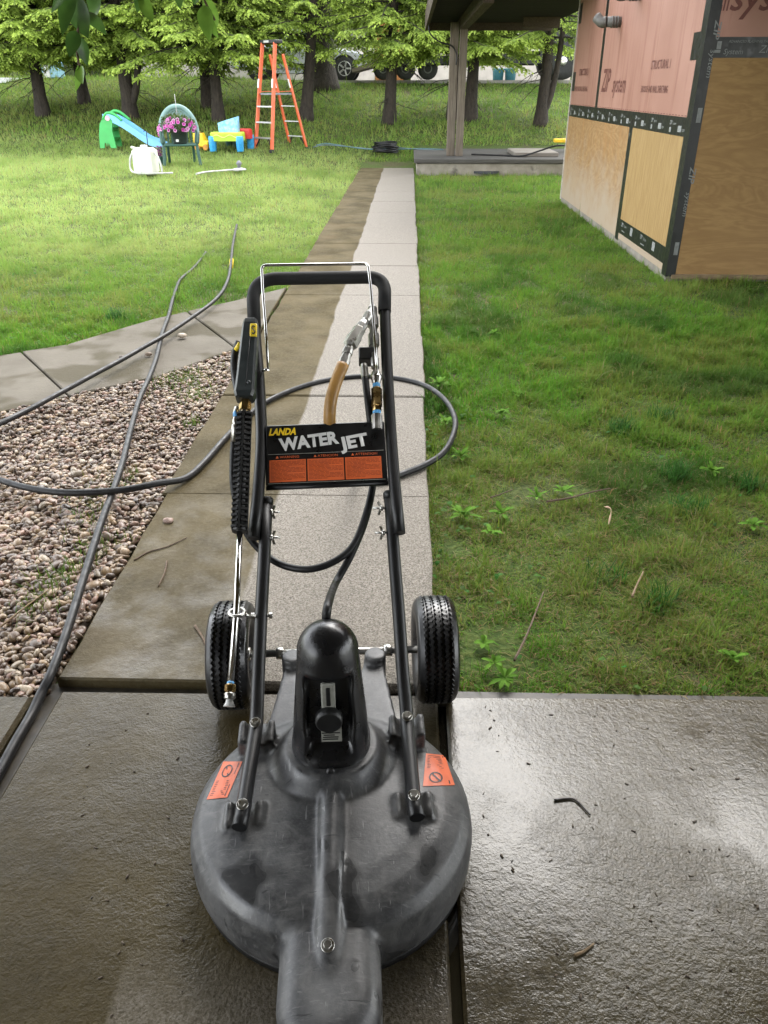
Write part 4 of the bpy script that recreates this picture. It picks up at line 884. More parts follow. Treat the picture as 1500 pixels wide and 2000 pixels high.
wh = plain('white_hose', (.42, .42, .39), .5); lh('garden_hose', [(384, 346), (405, 342), (430, 340), (452, 338), (466, 339)], .016, wh, 'pale grey hose lying in the lawn behind the sprinkler', .05)
s_ = lawn(468, 336); e = thing('sprinkler', 'small grey lawn sprinkler on a flat base in the grass', 'sprinkler', s_)
part('base', MB().lathe([(.12, .03), (.13, .045), (.10, .06), (.03, .075)], Matrix.Translation(s_), 14), plain('grey_plastic', (.40, .40, .42), .5), e); part('head', MB().lathe([(.03, .07), (.035, .12), (.05, .13), (.05, .15), (.02, .19)], Matrix.Translation(s_), 12), plain('slate_plastic', (.16, .16, .18), .5), e)
# ================================================================= things standing on the left lawn
def zc(p): d_ = p-CP; return d_.y*math.cos(PITCH)*math.cos(YAW)-d_.x*math.sin(YAW)*math.cos(PITCH)-d_.z*math.sin(PITCH)
def mpp(p): return zc(p)/F                                        # metres per photo pixel across the view
def vpp(p): return zc(p)**2/(math.hypot(p.x, p.y)*F)              # metres per photo pixel upright
# --- green resin chair
p = lawn(357, 324); s = mpp(p); W2 = 35*s; HT = 114*vpp(p); chm = plain('green_resin', (.030, .085, .065), .42, 0, .15, 8); chb = plain('green_resin_pale', (.15, .25, .23), .45, 0, .15, 6)  # paler green for the back hoop and lattice
ch = thing('garden_chair', 'dark green resin garden chair with rounded lattice back on the lawn', 'chair', p)
L = lambda x, y, z: p+Vector((x, y, z))
SH = HT*.375; D = .46
part('seat', MB().box((-W2*.92, -.02, SH-.035), (W2*.92, D, SH), Matrix.Translation(p), .012), chm, ch)
for sx in (-1, 1):
    part('leg', MB().bar(L(sx*W2*.98, -.02, 0), L(sx*W2*.88, .02, SH), .055, .05, up=(0, 1, 0), bev=.008), chm, ch); part('leg', MB().bar(L(sx*W2*.70, D+.06, .02), L(sx*W2*.70, D, SH), .05, .05, up=(0, 1, 0), bev=.008), chm, ch)
    part('armrest', MB().tube(spline([L(sx*W2*.93, 0, SH), L(sx*W2*1.0, .02, SH+.17), L(sx*W2*1.0, .10, SH+.20), L(sx*W2*.97, D*.7, SH+.20), L(sx*W2*.93, D+.03, SH+.22)], 5), .024, 8), chm, ch)
def backpt(a, k=1.0, dy=0.0):                                      # the hoop of the back
    x = math.cos(a)*W2*1.0*k; z = SH+.16+(HT-SH-.16)*max(-.3, math.sin(a))*k; return L(x, D+.03+.16*(z-SH)/(HT-SH)*.6+dy, z)
hoop = [L(W2*.93, D, SH)]+[backpt(a) for a in np.linspace(0, math.pi, 24)]+[L(-W2*.93, D, SH)]
part('back_frame', MB().tube(hoop, .048, 8), chb, ch)
part('back_rail', MB().tube([backpt(a, .88) for a in np.linspace(.0, math.pi, 20)], .016, 6), chb, ch)
for k in range(-8, 9):                                            # diagonal lattice of the back
    for sg in (-1, 1):
        seg = []
        for t in np.linspace(-1, 1, 15):
            x = k*.05+sg*t*.26; zz = t*.26
            if (x/(W2*.80))**2+((zz+.26)/(.92*(HT-SH-.16)))**2 < 1 and zz > -.25: seg.append((x, zz))
        if len(seg) > 1: part('lattice_slat', MB().bar(L(seg[0][0], D+.10, SH+.42+seg[0][1]), L(seg[-1][0], D+.13, SH+.42+seg[-1][1]), .020, .012, up=(0, 1, 0)), chb, ch)
for k in range(-3, 4): part('back_slat', MB().bar(L(k*.07, D, SH), L(k*.07, D+.07, SH+.22), .030, .012, up=(0, 1, 0)), chm, ch)
CA = math.atan2(-p.x, p.y); ch.rotation_euler.z = CA
# --- petunias in a hanging pot on the chair
pp = p+Matrix.Rotation(CA, 3, 'Z') @ Vector((0, .16, SH+.001)); pot = thing('flower_pot', 'dark green pot of pink and purple petunias standing on the garden chair', 'flower pot', pp)
part('pot', MB().lathe([(.115, 0), (.125, .02), (.15, .21), (.162, .215), (.162, .235), (.14, .235)], Matrix.Translation(pp), 20), plain('pot_plastic', (.018, .026, .022), .45), pot)
part('price_tag', MB().box((-.035, -.148, .04), (.015, -.140, .08), Matrix.Translation(pp)), M['white'], pot)
part('hanger', MB().tube([pp+Vector((.0, .0, .23)), pp+Vector((-.01, .02, .82))], .005, 6), M['dullsteel'], pot)
def foliage(n, cen, rad, size, pal, seed, name, m, parent, flat=.6, hollow=.3):
    r_ = np.random.default_rng(seed); v = r_.normal(size=(n, 3)); v /= np.linalg.norm(v, axis=1)[:, None]; rr = r_.uniform(hollow, 1, n)**.5
    C = np.array(cen)+v*rr[:, None]*np.array(rad); nn = v+r_.normal(0, .6, (n, 3)); nn /= np.linalg.norm(nn, axis=1)[:, None]
    t = np.cross(nn, r_.normal(size=(n, 3))); t /= np.linalg.norm(t, axis=1)[:, None]; b = np.cross(nn, t); s_ = size*r_.uniform(.6, 1.3, n)[:, None]
    V = np.stack([C-t*s_, C-b*s_*flat, C+t*s_, C+b*s_*flat], 1).reshape(-1, 3); Fq = np.arange(4*n).reshape(-1, 4)
    cc = np.array(pal)[r_.integers(len(pal), size=n)]*r_.uniform(.75, 1.25, (n, 1)); me = rawmesh(name, V-np.array(ORG[parent.name]), Fq, False, np.repeat(cc, 4, 0)); return link(name, me, m, parent)
foliage(520, pp+Vector((-.02, -.02, .34)), (.34, .20, .17), .035, [(.07, .11, .03), (.10, .15, .05), (.05, .08, .025)], 3, 'leaves', M['leaf'], pot)
flm = tinted('petals', .6, .3, .2); r_ = random.Random(9)
for i in range(46):                                               # each bloom: a five-lobed trumpet facing out
    a = r_.uniform(math.pi*.95, math.pi*2.05) if i < 50 else r_.uniform(0, 6.28); el = r_.uniform(-.45, 1.2)
    v = Vector((math.cos(a)*math.cos(el), math.sin(a)*math.cos(el), math.sin(el))); c = pp+Vector((-.03, -.02, .29))+Vector((v.x*.35, v.y*.21, v.z*.16)); 
    if v.x < -.5: c.z -= .10*r_.random()
    nrm = (v+Vector((r_.uniform(-.4, .4), -.7, r_.uniform(0, .4)))).normalized(); Fm = frame(c, nrm.orthogonal(), nrm.cross(nrm.orthogonal())); vs = [(0, 0, -.012)]; col = [(.16, .02, .10)]
    big = r_.choice([(.60, .22, .46), (.66, .38, .58), (.46, .10, .34), (.70, .50, .64)])
    for k in range(15): 
        th = k*2*math.pi/15; rr = .034*(1+.12*math.cos(th*5)); vs.append((rr*math.cos(th), rr*math.sin(th), .004)); col.append(big)
    for k in range(15): vs.append((.014*math.cos(k*2*math.pi/15), .014*math.sin(k*2*math.pi/15), -.004)); col.append((.45, .05, .30))
    fs = [(0, 16+k, 16+(k+1) % 15) for k in range(15)]+[(16+k, 1+k, 1+(k+1) % 15) for k in range(15)]+[(16+k, 1+(k+1) % 15, 16+(k+1) % 15) for k in range(15)]
    part_me = rawmesh('flower', np.array([tuple(Fm @ Vector(q)-ORG[pot.name]) for q in vs]), np.array(fs), False, np.array(col)); link('flower', part_me, flm, pot)
# --- second clump of petunias on the grass beside the bucket
p2 = lawn(316, 322); cl2 = thing('petunia_clump', 'dark purple petunias in a low pot on the grass behind the white tank', 'flower pot', p2)
part('pot', MB().lathe([(.08, 0), (.11, .14), (.12, .15)], Matrix.Translation(p2), 14), chm, cl2); foliage(160, p2+Vector((0, 0, .18)), (.11, .11, .17), .028, [(.20, .06, .16), (.30, .08, .24), (.05, .06, .03)], 5, 'blooms', M['leaf'], cl2)
# --- white tank
p3 = lawn(288, 341); s = mpp(p3); tk = thing('sprayer_tank', 'white plastic tank with a pale hose standing on the lawn before the slide', 'tank', p3); tw = NT('translucent_white'); tw.base(tw.ramp(tw.noise(tw.pos(), 4, 3), [(.3, (.56, .56, .47)), (.7, (.64, .65, .58))])); tw.rough(.45)
hw = 22*s; tz = 54*vpp(p3); pr_ = [(hw*.92, 0), (hw*.95, .015), (hw*1.02, tz*.94), (hw*1.06, tz*.95), (hw*1.06, tz*.99), (hw*1.0, tz), (hw*.2, tz*1.005)]
part('tank', MB().box((-hw, -hw*.75, 0), (hw, hw*.75, tz), Matrix.Translation(p3), .05), tw.m, tk); part('cap', MB().lathe([(.06, tz-.01), (.06, tz+.035), (.04, tz+.04)], Matrix.Translation(p3), 14), M['white'], tk); part('handle', MB().tube(spline([p3+Vector((-hw*.9, -.05, tz*.98)), p3+Vector((-hw*1.0, -.07, tz*1.03)), p3+Vector((-hw*.6, -.05, tz*.97))], 4), .018, 8), tw.m, tk)
part('hose', MB().tube(spline([p3+Vector((-hw*.8, -.1, tz*.9)), p3+Vector((-hw*1.15, -.12, tz*.6)), p3+Vector((-hw*1.15, -.16, tz*.22)), p3+Vector((-hw*.5, -.28, .05)), p3+Vector((hw*.6, -.30, .045)), p3+Vector((hw*1.6, -.26, .045)), p3+Vector((hw*2.6, -.2, .045))], 6), .016, 8), wh, tk)
part('hose', MB().tube(spline([p3+Vector((hw*.7, -.08, tz*.93)), p3+Vector((hw*1.25, -.10, tz*.70)), p3+Vector((hw*1.5, -.12, tz*.35)), p3+Vector((hw*1.55, -.14, .05))], 6), .016, 8), wh, tk)
# --- toddler slide
p4 = lawn(222, 288); s = mpp(p4); v = vpp(p4); sl_ = thing('toddler_slide', 'blue toddler slide with green steps standing at the left of the lawn', 'slide', p4); gr = plain('green_slide_plastic', (.035, .34, .075), .4, 0, .1, 5); bl = plain('light_blue_plastic', (.16, .42, .68), .4, 0, .1, 5); blw = plain('pale_blue_plastic', (.42, .64, .82), .4, 0, .08, 5)
T = 64*v; X0 = -20*s; X1 = 12*s; XE = 99*s; DW = .20
for (dy, nm) in ((-DW, 'near'), (DW, 'far')):                      # two curved green side panels
    poly = [(X0, 0), (X0+.10, 0), (X0+.12, .10), (X1-.14, .10), (X1-.12, 0), (X1, 0), (X1-.04, T*.55), (X1, T*.85), (X1-.10, T*1.02), (X0+.18, T*1.0), (X0+.07, T*.75), (X0+.02, T*.4)]
    part('side_panel', MB().prism(poly, -.02, .02).xform(Matrix.Translation(p4+Vector((0, dy, 0))) @ Matrix.Rotation(R(90), 4, 'X')), gr, sl_)
for k in range(3): part('step', MB().box((X0+.06+.03*k, -DW+.021, .14+k*.20), (X1-.03, DW-.021, .20+k*.20), Matrix.Translation(p4), .01), gr, sl_)
part('top_rail', MB().tube(spline([p4+Vector((X0+.15, -DW, T*.9)), p4+Vector((X0+.25, -DW, T*1.08)), p4+Vector((X1+.05, -DW, T*1.05)), p4+Vector((X1+.2, -DW, T*.85))], 5), .03, 8), gr, sl_); part('top_rail', MB().tube(spline([p4+Vector((X0+.15, DW, T*.9)), p4+Vector((X0+.25, DW, T*1.12)), p4+Vector((X1+.05, DW, T*1.1)), p4+Vector((X1+.25, DW, T*.85))], 5), .03, 8), gr, sl_)
cl_ = spline([(X0+.16, T*.90), (X1-.02, T*.88), (X1+.25, T*.66), (XE*.72, T*.22), (XE*.90, .06), (XE, .05)], 6) if False else [Vector(q) for q in spline([(X0+.16, T*.90, 0), (X1-.02, T*.88, 0), (X1+.25, T*.66, 0), (XE*.72, T*.22, 0), (XE*.90, .07, 0), (XE+.03, .05, 0)], 6)]
chu = MB(); 
for k, q in enumerate(cl_):
    for (dy, dz) in ((-DW-.02, .10), (-DW+.02, .10), (-DW+.03, .0), (DW-.03, 0), (DW-.02, .10), (DW+.02, .10), (DW+.02, -.05), (-DW-.02, -.05)): chu.v.append(p4+Vector((q.x, dy, q.y+dz*(.6 if k > len(cl_)-4 else 1))))
for k in range(len(cl_)-1):
    for i in range(8): chu.f.append((k*8+i, k*8+(i+1) % 8, k*8+8+(i+1) % 8, k*8+8+i)); chu.sm.append(False)
chu.f += [tuple(range(7, -1, -1)), tuple(range(len(chu.v)-8, len(chu.v)))]; chu.sm += [False, False]
chute = part('chute', chu, bl, sl_); bed = MB()
for k, q in enumerate(cl_): bed.v += [p4+Vector((q.x, -DW+.035, q.y+.006)), p4+Vector((q.x, DW-.035, q.y+.006))]
for k in range(len(cl_)-1): bed.f.append((2*k, 2*k+2, 2*k+3, 2*k+1)); bed.sm.append(True)
part('chute_bed', bed, blw, chute); part('emblem', MB().lathe([(.05, 0), (.05, .006)], frame(p4+Vector((X1-.10, -DW-.027, T*.93)), (1, 0, 0), (0, 0, 1)), 14), plain('pink_emblem', (.70, .35, .45), .5), chute)
hk = lawn(291, 300); solo('garden_hook', MB().tube(spline([hk, hk+Vector((0, 0, .35)), hk+Vector((.01, 0, .42)), hk+Vector((-.03, 0, .46)), hk+Vector((-.05, 0, .42))], 5), .009, 6), M['black'], 'thin black hooked stake standing between slide and tank', 'stake')
# --- yellow toy car
p5 = lawn(400, 293); tc = thing('toy_car', 'small yellow plastic toy car behind the garden chair', 'toy car', p5); L5 = lambda x, y, z: p5+Vector((x, y, z)); ym = plain('toy_yellow', (.80, .50, .015), .4)
part('body', MB().prism([(-.20, .06), (.10, .06), (.12, .17), (.04, .20), (.0, .33), (-.10, .36), (-.20, .33)], -.12, .12, .02).xform(Matrix.Translation(p5) @ Matrix.Rotation(R(90), 4, 'X')), ym, tc)
for x in (-.13, .05):
    for y in (-.125, .125): part('wheel', MB().lathe([(.055, -.02), (.06, -.015), (.06, .015), (.055, .02)], frame(L5(x, y, .06), (1, 0, 0), (0, 0, 1)), 14), plain('toy_wheel', (.45, .20, .02), .5), tc)
part('seat_hole', MB().box((-.13, -.1, .30), (-.03, .1, .352), Matrix.Translation(p5)), M['black'], tc)
# --- water table
p6 = lawn(447, 296); s = mpp(p6); v = vpp(p6); wt = thing('water_table', 'plastic play table with lime front, red back and blue legs', 'play table', p6); lime = plain('lime_plastic', (.42, .62, .05), .4, 0, .12, 6); red = plain('red_plastic', (.60, .03, .03), .4, 0, .1); bl2 = plain('bright_blue_plastic', (.03, .30, .62), .4)
Hh = 38*v; w2 = 33*s
part('front_basin', MB().prism([(-w2, -.02), (-w2*.9, -.10), (w2*.75, -.10), (w2*.88, -.02), (w2*.88, .30), (-w2, .30)], Hh*.55, Hh, .02).xform(Matrix.Translation(p6)), lime, wt)
part('back_basin', MB().prism([(-w2*.3, .31), (w2*1.15, .31), (w2*1.25, .45), (w2*1.05, .72), (-w2*.2, .72)], Hh*.62, Hh*1.12, .02).xform(Matrix.Translation(p6)), red, wt)
wav = MB(); wav.tube([p6+Vector((x, -.104, Hh*.80+.025*math.sin(x*22))) for x in np.linspace(-w2*.82, w2*.68, 40)], .008, 6); part('wave_relief', wav, plain('pale_lime', (.70, .80, .25), .5), wt)
for (x, y) in ((-w2*.90, -.03), (w2*.72, -.05), (-w2*.3, .62), (w2*.1, .62), (w2*1.08, .50)): part('leg', MB().lathe([(.070, 0), (.075, .02), (.085, Hh*.6), (.08, Hh*.8)], Matrix.Translation(p6+Vector((x, y, 0))), 14), bl2 if y < .2 or x > .3 else plain('dark_green_plastic', (.02, .08, .06), .5), wt)
bg_ = MB(); bp = p6+Vector((0, .15, Hh+.002))
bg_.add([bp+Vector(q) for q in ((-.18, -.14, 0), (.22, -.14, 0), (.22, .14, 0), (-.16, .14, 0), (-.20, -.10, .17), (.17, -.12, .27), (.23, .10, .30), (-.14, .10, .20))], [(3, 2, 1, 0), (4, 5, 6, 7), (0, 1, 5, 4), (1, 2, 6, 5), (2, 3, 7, 6), (3, 0, 4, 7)]); bm_ = NT('blue_plastic_bag'); bm_.base(bm_.ramp(bm_.noise(bm_.pos(), 14, 4), [(.35, (.12, .42, .68)), (.65, (.38, .64, .80))])); bm_.rough(.35); bm_.bump(bm_.noise(bm_.pos(), 18, 3), .7, .03)
solo('plastic_bin', bg_, bm_.m, 'tilted light blue plastic bin lying on the play table', 'bin')
# --- orange step ladder
q0 = lawn(531, 299); s = mpp(q0); Z = lambda pt, z: Vector((pt.x, pt.y, q0.z+z)); wdir = Vector((.76, -.65, 0)); sdir = Vector((.60, .80, 0)); wd_ = 38*s/.76; spn = 1.12
F2 = Vector(q0); F1 = F2-wdir*wd_; R2 = F2+sdir*spn; R1 = F1+sdir*spn; HL = 207*vpp(q0); mid = (F1+F2+R1+R2)/4; tcen = mid+Vector((.0, 0, 0))-sdir*.10
ld = thing('step_ladder', 'tall orange fibreglass step ladder open on the lawn', 'ladder', (mid.x, mid.y, q0.z)); om = plain('orange_fibreglass', (.60, .10, .026), .42, 0, .12, 6); al = plain('ladder_aluminium', (.42, .42, .41), .45, .6, .1); dk = M['black']
tw_ = wd_*.72
def lp_(pt, z, side, front):                                        # a point on a rail at height z
    t = z/HL; base = pt; top = tcen+wdir*(tw_/2*side)+sdir*(-.10 if front else .04); return Vector((base.x+(top.x-base.x)*t, base.y+(top.y-base.y)*t, q0.z+z))
for pt, sd_, fr_, hh in ((F1, -1, True, HL), (F2, 1, True, HL), (R1, -1, False, HL*.90), (R2, 1, False, HL*.90)):
    r1 = part('rail', MB().bar(lp_(pt, .06, sd_, fr_), lp_(pt, hh, sd_, fr_), .085 if fr_ else .060, .035, up=wdir, bev=.006), om, ld); part('foot', MB().box((-.05, -.05, 0), (.05, .05, .07), Matrix.Translation(lp_(pt, 0.0, sd_, fr_)), .008), dk, r1)
    part('rail_label', MB().bar(lp_(pt, HL*.60, sd_, fr_)-sdir*(.048 if fr_ else .03)-wdir*.0, lp_(pt, HL*.68, sd_, fr_)-sdir*(.048 if fr_ else .03), .02, .03, up=wdir), M['white'], r1)
for k in range(1, 5):
    z = k*.305-.02
    if k < 4: part('step', MB().bar(lp_(F1, z, -1, True), lp_(F2, z, 1, True), .09, .028, up=(0, 0, 1)), al, ld)
    if k < 4: part('rear_brace', MB().bar(lp_(R1, z, -1, False), lp_(R2, z, 1, False), .04, .022, up=(0, 0, 1)), al, ld)
zp = HL*.545; a1, a2, b1, b2 = lp_(F1, zp, -1, True), lp_(F2, zp, 1, True), lp_(R1, zp, -1, False), lp_(R2, zp, 1, False); plt = MB(); plt.add([q+Vector((0, 0, dz)) for dz in (-.02, .015) for q in (a1, a2, b2, b1)], [(3, 2, 1, 0), (4, 5, 6, 7), (0, 1, 5, 4), (1, 2, 6, 5), (2, 3, 7, 6), (3, 0, 4, 7)]); part('platform', plt, plain('dark_aluminium', (.16, .17, .18), .45, .5), ld)
for sd_, pt, pr2 in ((-1, F1, R1), (1, F2, R2)):
    part('spreader', MB().bar(lp_(pt, zp+.04, sd_, True), lp_(pr2, zp+.05, sd_, False), .03, .012, up=(0, 0, 1)), om, ld)
for (A_, B_, s1, s2, fr_) in ((F1, F2, -1, 1, True), (R1, R2, -1, 1, False)):
    for (P_, sg) in ((A_, s1), (B_, s2)):
        q1 = lp_(P_, .08, sg, fr_); q2 = lp_(A_, .28, s1, fr_).lerp(lp_(B_, .28, s2, fr_), .25 if sg < 0 else .75); part('knee_brace', MB().bar(q1, q2, .03, .012, up=sdir), dk, ld)
tcq = tcen-sdir*.03; part('top_cap', MB().box((-tw_/2-.05, -.11, HL-.02), (tw_/2+.05, .11, HL+.05), Matrix.Translation((tcq.x, tcq.y, q0.z)) @ frame((0, 0, 0), wdir, sdir), .012), dk, ld); part('cap_plate', MB().box((-.11, -.115, HL+.0), (.05, -.108, HL+.04), Matrix.Translation((tcq.x, tcq.y, q0.z)) @ frame((0, 0, 0), wdir, sdir)), al, ld)
# ================================================================= spruces
def spruce_crown(seed, h, zmin, n_low, zmid=5.6, Lm=2.7, dens=1.0, size=1.0):
    r_ = np.random.default_rng(seed); Vs, Cs = [], []; limbs = MB()
    n_hi = 16
    for i in range(n_low+n_hi):
        lowp = i < n_low; f = (i+.5)/n_low if lowp else (i-n_low+.5)/n_hi
        z0 = zmin+(zmid-zmin)*f if lowp else zmid+(h-zmid)*f
        az = i*2.39996+r_.normal(0, .25); Lb = Lm*(1-.80*((z0-zmin*.5)/(h-zmin*.5)))*r_.uniform(.75, 1.12); Lb = max(Lb, .35)
        dr = np.array([math.cos(az), math.sin(az), 0]); side = np.array([-dr[1], dr[0], 0]); dp = r_.uniform(.16, .36)
        def pt(t): t = np.asarray(t)[..., None]; return np.array([0, 0, z0])+dr*Lb*t+np.array([0, 0, 1.])*Lb*(.10*t-dp*t**2+.10*np.maximum(0, t-.75)*2)
        limbs.tube([Vector(pt(t)) for t in (0, .25, .5, .75, 1)], [.028*Lb/2.5+.006, .022*Lb/2.5+.005, .015, .009, .003], 5)
        nl = max(4, int((19 if lowp else 8)*dens*Lb/2.0))
        for k in range(nl):
            t = .18+.82*(k+r_.uniform(.2, .8))/nl; P = pt(t); sd_ = 1 if k % 2 else -1
            ll = (.16+.62*(1-t)**.7*min(1, Lb/2))*r_.uniform(.7, 1.15)
            ld_ = dr*r_.uniform(.55, .85)+side*sd_*r_.uniform(.55, .95)+np.array([0, 0, -r_.uniform(.1, .55)]); ld_ /= np.linalg.norm(ld_)
            m = max(3, int(ll/(.046 if lowp else .10))); u = np.linspace(.05, 1, m)
            base = P+ld_*ll*u[:, None]+np.array([0, 0, -.22])*ll*(u**2)[:, None]; nrm = np.cross(ld_, np.cross([0, 0, 1.], ld_)); pr = np.cross(ld_, nrm); pr /= np.linalg.norm(pr)+1e-9
            for sg in (-1, 1):
                d_ = ld_*r_.uniform(.55, .9, (m, 1))+pr*sg*r_.uniform(.5, .9, (m, 1))+r_.normal(0, .16, (m, 3))+np.array([0, 0, -.22]); d_ /= np.linalg.norm(d_, axis=1)[:, None]
                sl = (.105 if lowp else .20)*size*r_.uniform(.65, 1.25, (m, 1))*(1.15-.55*u[:, None]); wv = np.cross(d_, r_.normal(0, .5, (m, 3))+np.array([0, 0, 1.])); wv /= np.linalg.norm(wv, axis=1)[:, None]+1e-9
                wv *= sl*.25; a = base; b = base+d_*sl*.55+wv; c = base+d_*sl+np.array([0, 0, -.12])*sl; e = base+d_*sl*.55-wv
                Vs.append(np.stack([a, b, c, e], 1).reshape(-1, 3))
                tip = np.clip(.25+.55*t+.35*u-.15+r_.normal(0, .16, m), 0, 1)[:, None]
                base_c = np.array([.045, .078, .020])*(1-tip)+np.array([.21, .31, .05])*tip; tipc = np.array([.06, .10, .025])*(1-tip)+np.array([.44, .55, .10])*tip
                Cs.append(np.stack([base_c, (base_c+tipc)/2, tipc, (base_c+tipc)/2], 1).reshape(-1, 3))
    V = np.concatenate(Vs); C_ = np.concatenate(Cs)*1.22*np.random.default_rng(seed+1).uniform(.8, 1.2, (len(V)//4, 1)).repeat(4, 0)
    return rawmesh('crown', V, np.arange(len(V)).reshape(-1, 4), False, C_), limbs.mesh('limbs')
VAR = [spruce_crown(11, 6.4, 1.35, 100, 4.6, 2.9, 1.15, 1.25), spruce_crown(23, 6.0, 1.45, 92, 4.6, 2.9, 1.15, 1.25), spruce_crown(37, 6.2, 1.75, 52, 4.6, 2.6, .95, 1.1), spruce_crown(53, 9.0, .55, 90, 5.0, 3.0, .9, 1.5)]
for c_, l_ in VAR: c_.materials.append(M['needles']); l_.materials.append(M['bark'])
def trunk_mb(h, r0, lean, fork, seed):
    r_ = random.Random(seed); mb = MB(); pts = []; rad = []
    for k in range(12):
        t = k/11; z = -.12+h*t; pts.append(Vector((lean*max(0, z)*(1-.3*t)+r_.uniform(-.01, .01), r_.uniform(-.01, .01), z))); rad.append(r0*(1-.85*t)*(1+.38*math.exp(-max(0, z)*7))+.01)
    q = spline(pts, 3); n = len(q); rr = [rad[min(11, i//3)]*(1-(i % 3)/3)+rad[min(11, i//3+1)]*(i % 3)/3 for i in range(n)]; mb.tube(q, rr, 12)
    if fork:
        mb.tube(spline([Vector((lean*.2, -.02, .22)), Vector((fork*.16, -.03, .45)), Vector((fork*.30, -.02, .85)), Vector((fork*.42, 0, 1.6)), Vector((fork*.55, .05, 3.5))], 5), [r0*.62*(1-.02*i) for i in range(21)], 10)
    return mb
def bare(mb, seed, n, r0, zlo=.45, zhi=1.7, lmax=1.3):              # dead drooping lower branches
    r_ = random.Random(seed)
    for i in range(n):
        z = r_.uniform(zlo, zhi); az = r_.uniform(0, 6.28); L_ = r_.uniform(.4, lmax); d_ = Vector((math.cos(az), math.sin(az)*.8, 0)); P = [Vector((0, 0, z))+d_*(L_*t)+Vector((r_.uniform(-.03, .03), 0, -.42*L_*t*t+.05*math.sin(t*5+i)+r_.uniform(-.02, .02))) for t in (0, .25, .5, .75, 1)]
        mb.tube(P, [.013, .010, .008, .006, .003], 5)
        for t in (2, 3):
            e = P[t]+d_*(.18)+Vector((d_.y*r_.uniform(-.3, .3), -d_.x*r_.uniform(-.3, .3), -r_.uniform(.05, .22))); mb.tube([P[t], P[t].lerp(e, .5)+Vector((0, 0, .02)), e], [.006, .004, .002], 4)
    return mb
def spruce(x, y, wpx, var, label, lean=0.0, fork=0.0, sc=1.0, rz=0.0, nb=10, pos=None):
    p = pos or lawn(x, y); t = thing('spruce_tree', label, 'tree', p, 0, 'spruces behind the lawn'); seed = int(x*7+y); r0 = wpx*mpp(p)/2 if wpx else .16
    part('trunk', trunk_mb(5.9*sc, r0, lean, fork, seed), M['bark'], t, local=True)
    if nb: part('bare_branches', bare(MB(), seed+1, nb, r0), M['bark'], t, local=True)
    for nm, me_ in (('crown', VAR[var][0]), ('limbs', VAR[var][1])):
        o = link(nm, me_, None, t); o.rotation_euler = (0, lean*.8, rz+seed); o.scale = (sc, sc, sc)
    return t
spruce(85, 224, 24, 0, 'spruce with a single bare trunk at the far left behind the lawn')
spruce(255, 231, 27, 1, 'spruce with a forked trunk standing behind the slide', fork=1.0)
spruce(405, 208, 20, 1, 'spruce with a thin trunk half hidden behind the one right of the chair')
spruce(427, 236, 22, 0, 'spruce whose straight trunk rises behind the garden chair', nb=14)
spruce(597, 233, 23, 2, 'spruce with a trunk leaning right just behind the ladder', .14, nb=12)
spruce(760, 239, 23, 2, 'spruce with a dark trunk in front of the trailer left of the post', .05, nb=16)
spruce(884, 230, 22, 1, 'spruce half hidden behind the porch post', .02, nb=6); spruce(918, 232, 24, 2, 'spruce with its trunk just right of the porch post', .03, nb=10, rz=1.0)
spruce(1056, 243, 23, 2, 'spruce with a trunk forked near the ground close to the house', .02, .75, nb=8)
spruce(632, 171, 50, 2, 'thick trunked spruce standing in front of the silver car', 0, 0, 1.25, nb=6)
spruce(-90, 228, 26, 0, 'spruce at the left edge of the frame', nb=6); spruce(165, 200, 20, 1, 'spruce in the second row left of the forked one', nb=8); 
FAR = [(-13.5, 33), (-9.5, 35), (-5.5, 34.5), (-16.5, 29), (-1.8, 36.5), (-20, 34), (2.2, 38), (5.6, 37.6)]
LABF = ['far dark conifer second from the left beyond the drive', 'far conifer behind the forked spruce', 'far conifer behind the ladder', 'far conifer at the left edge beyond the trees', 'far conifer behind the silver car', 'farthest conifer at the left edge', 'far conifer behind the trailer and gate', 'far conifer behind the porch post']
for i, (x, y) in enumerate(FAR): spruce(i*31, i*17, 0, 3, LABF[i], 0, 0, 1.15+.08*(i % 3), i*.9, 0, Vector((x, y, float(gz(x, y))-.02)))
# --- the wood that closes the view behind everything on the left: too far to tell its trees apart
r_ = np.random.default_rng(91); n = 26000; X = r_.uniform(-48, 6, n); Y = 41+r_.uniform(-2.5, 2.5, n); top = 4.5+5.5*vnoise(X, Y*0, .22, 3)+2*vnoise(X, Y*0, .9, 4); Zw = gz(X, Y)-.3+top*r_.random(n)**.9
nn = r_.normal(size=(n, 3))+np.array([0, -.6, .5]); nn /= np.linalg.norm(nn, axis=1)[:, None]; t = np.cross(nn, r_.normal(size=(n, 3))); t /= np.linalg.norm(t, axis=1)[:, None]; b = np.cross(nn, t); s_ = r_.uniform(.14, .34, n)[:, None]; C_ = np.stack([X, Y, Zw], 1)
V = np.stack([C_-t*s_, C_-b*s_*.5, C_+t*s_, C_+b*s_*.5], 1).reshape(-1, 3); col = np.array([(.06, .10, .025), (.10, .16, .035), (.17, .24, .05), (.04, .07, .02)])[r_.integers(4, size=n)]
tag(link('far_wood', rawmesh('far_wood', V, np.arange(4*n).reshape(-1, 4), False, np.repeat(col, 4, 0)), M['needles']), 'dense green wood closing the view behind the trees', 'wood', kind='stuff')
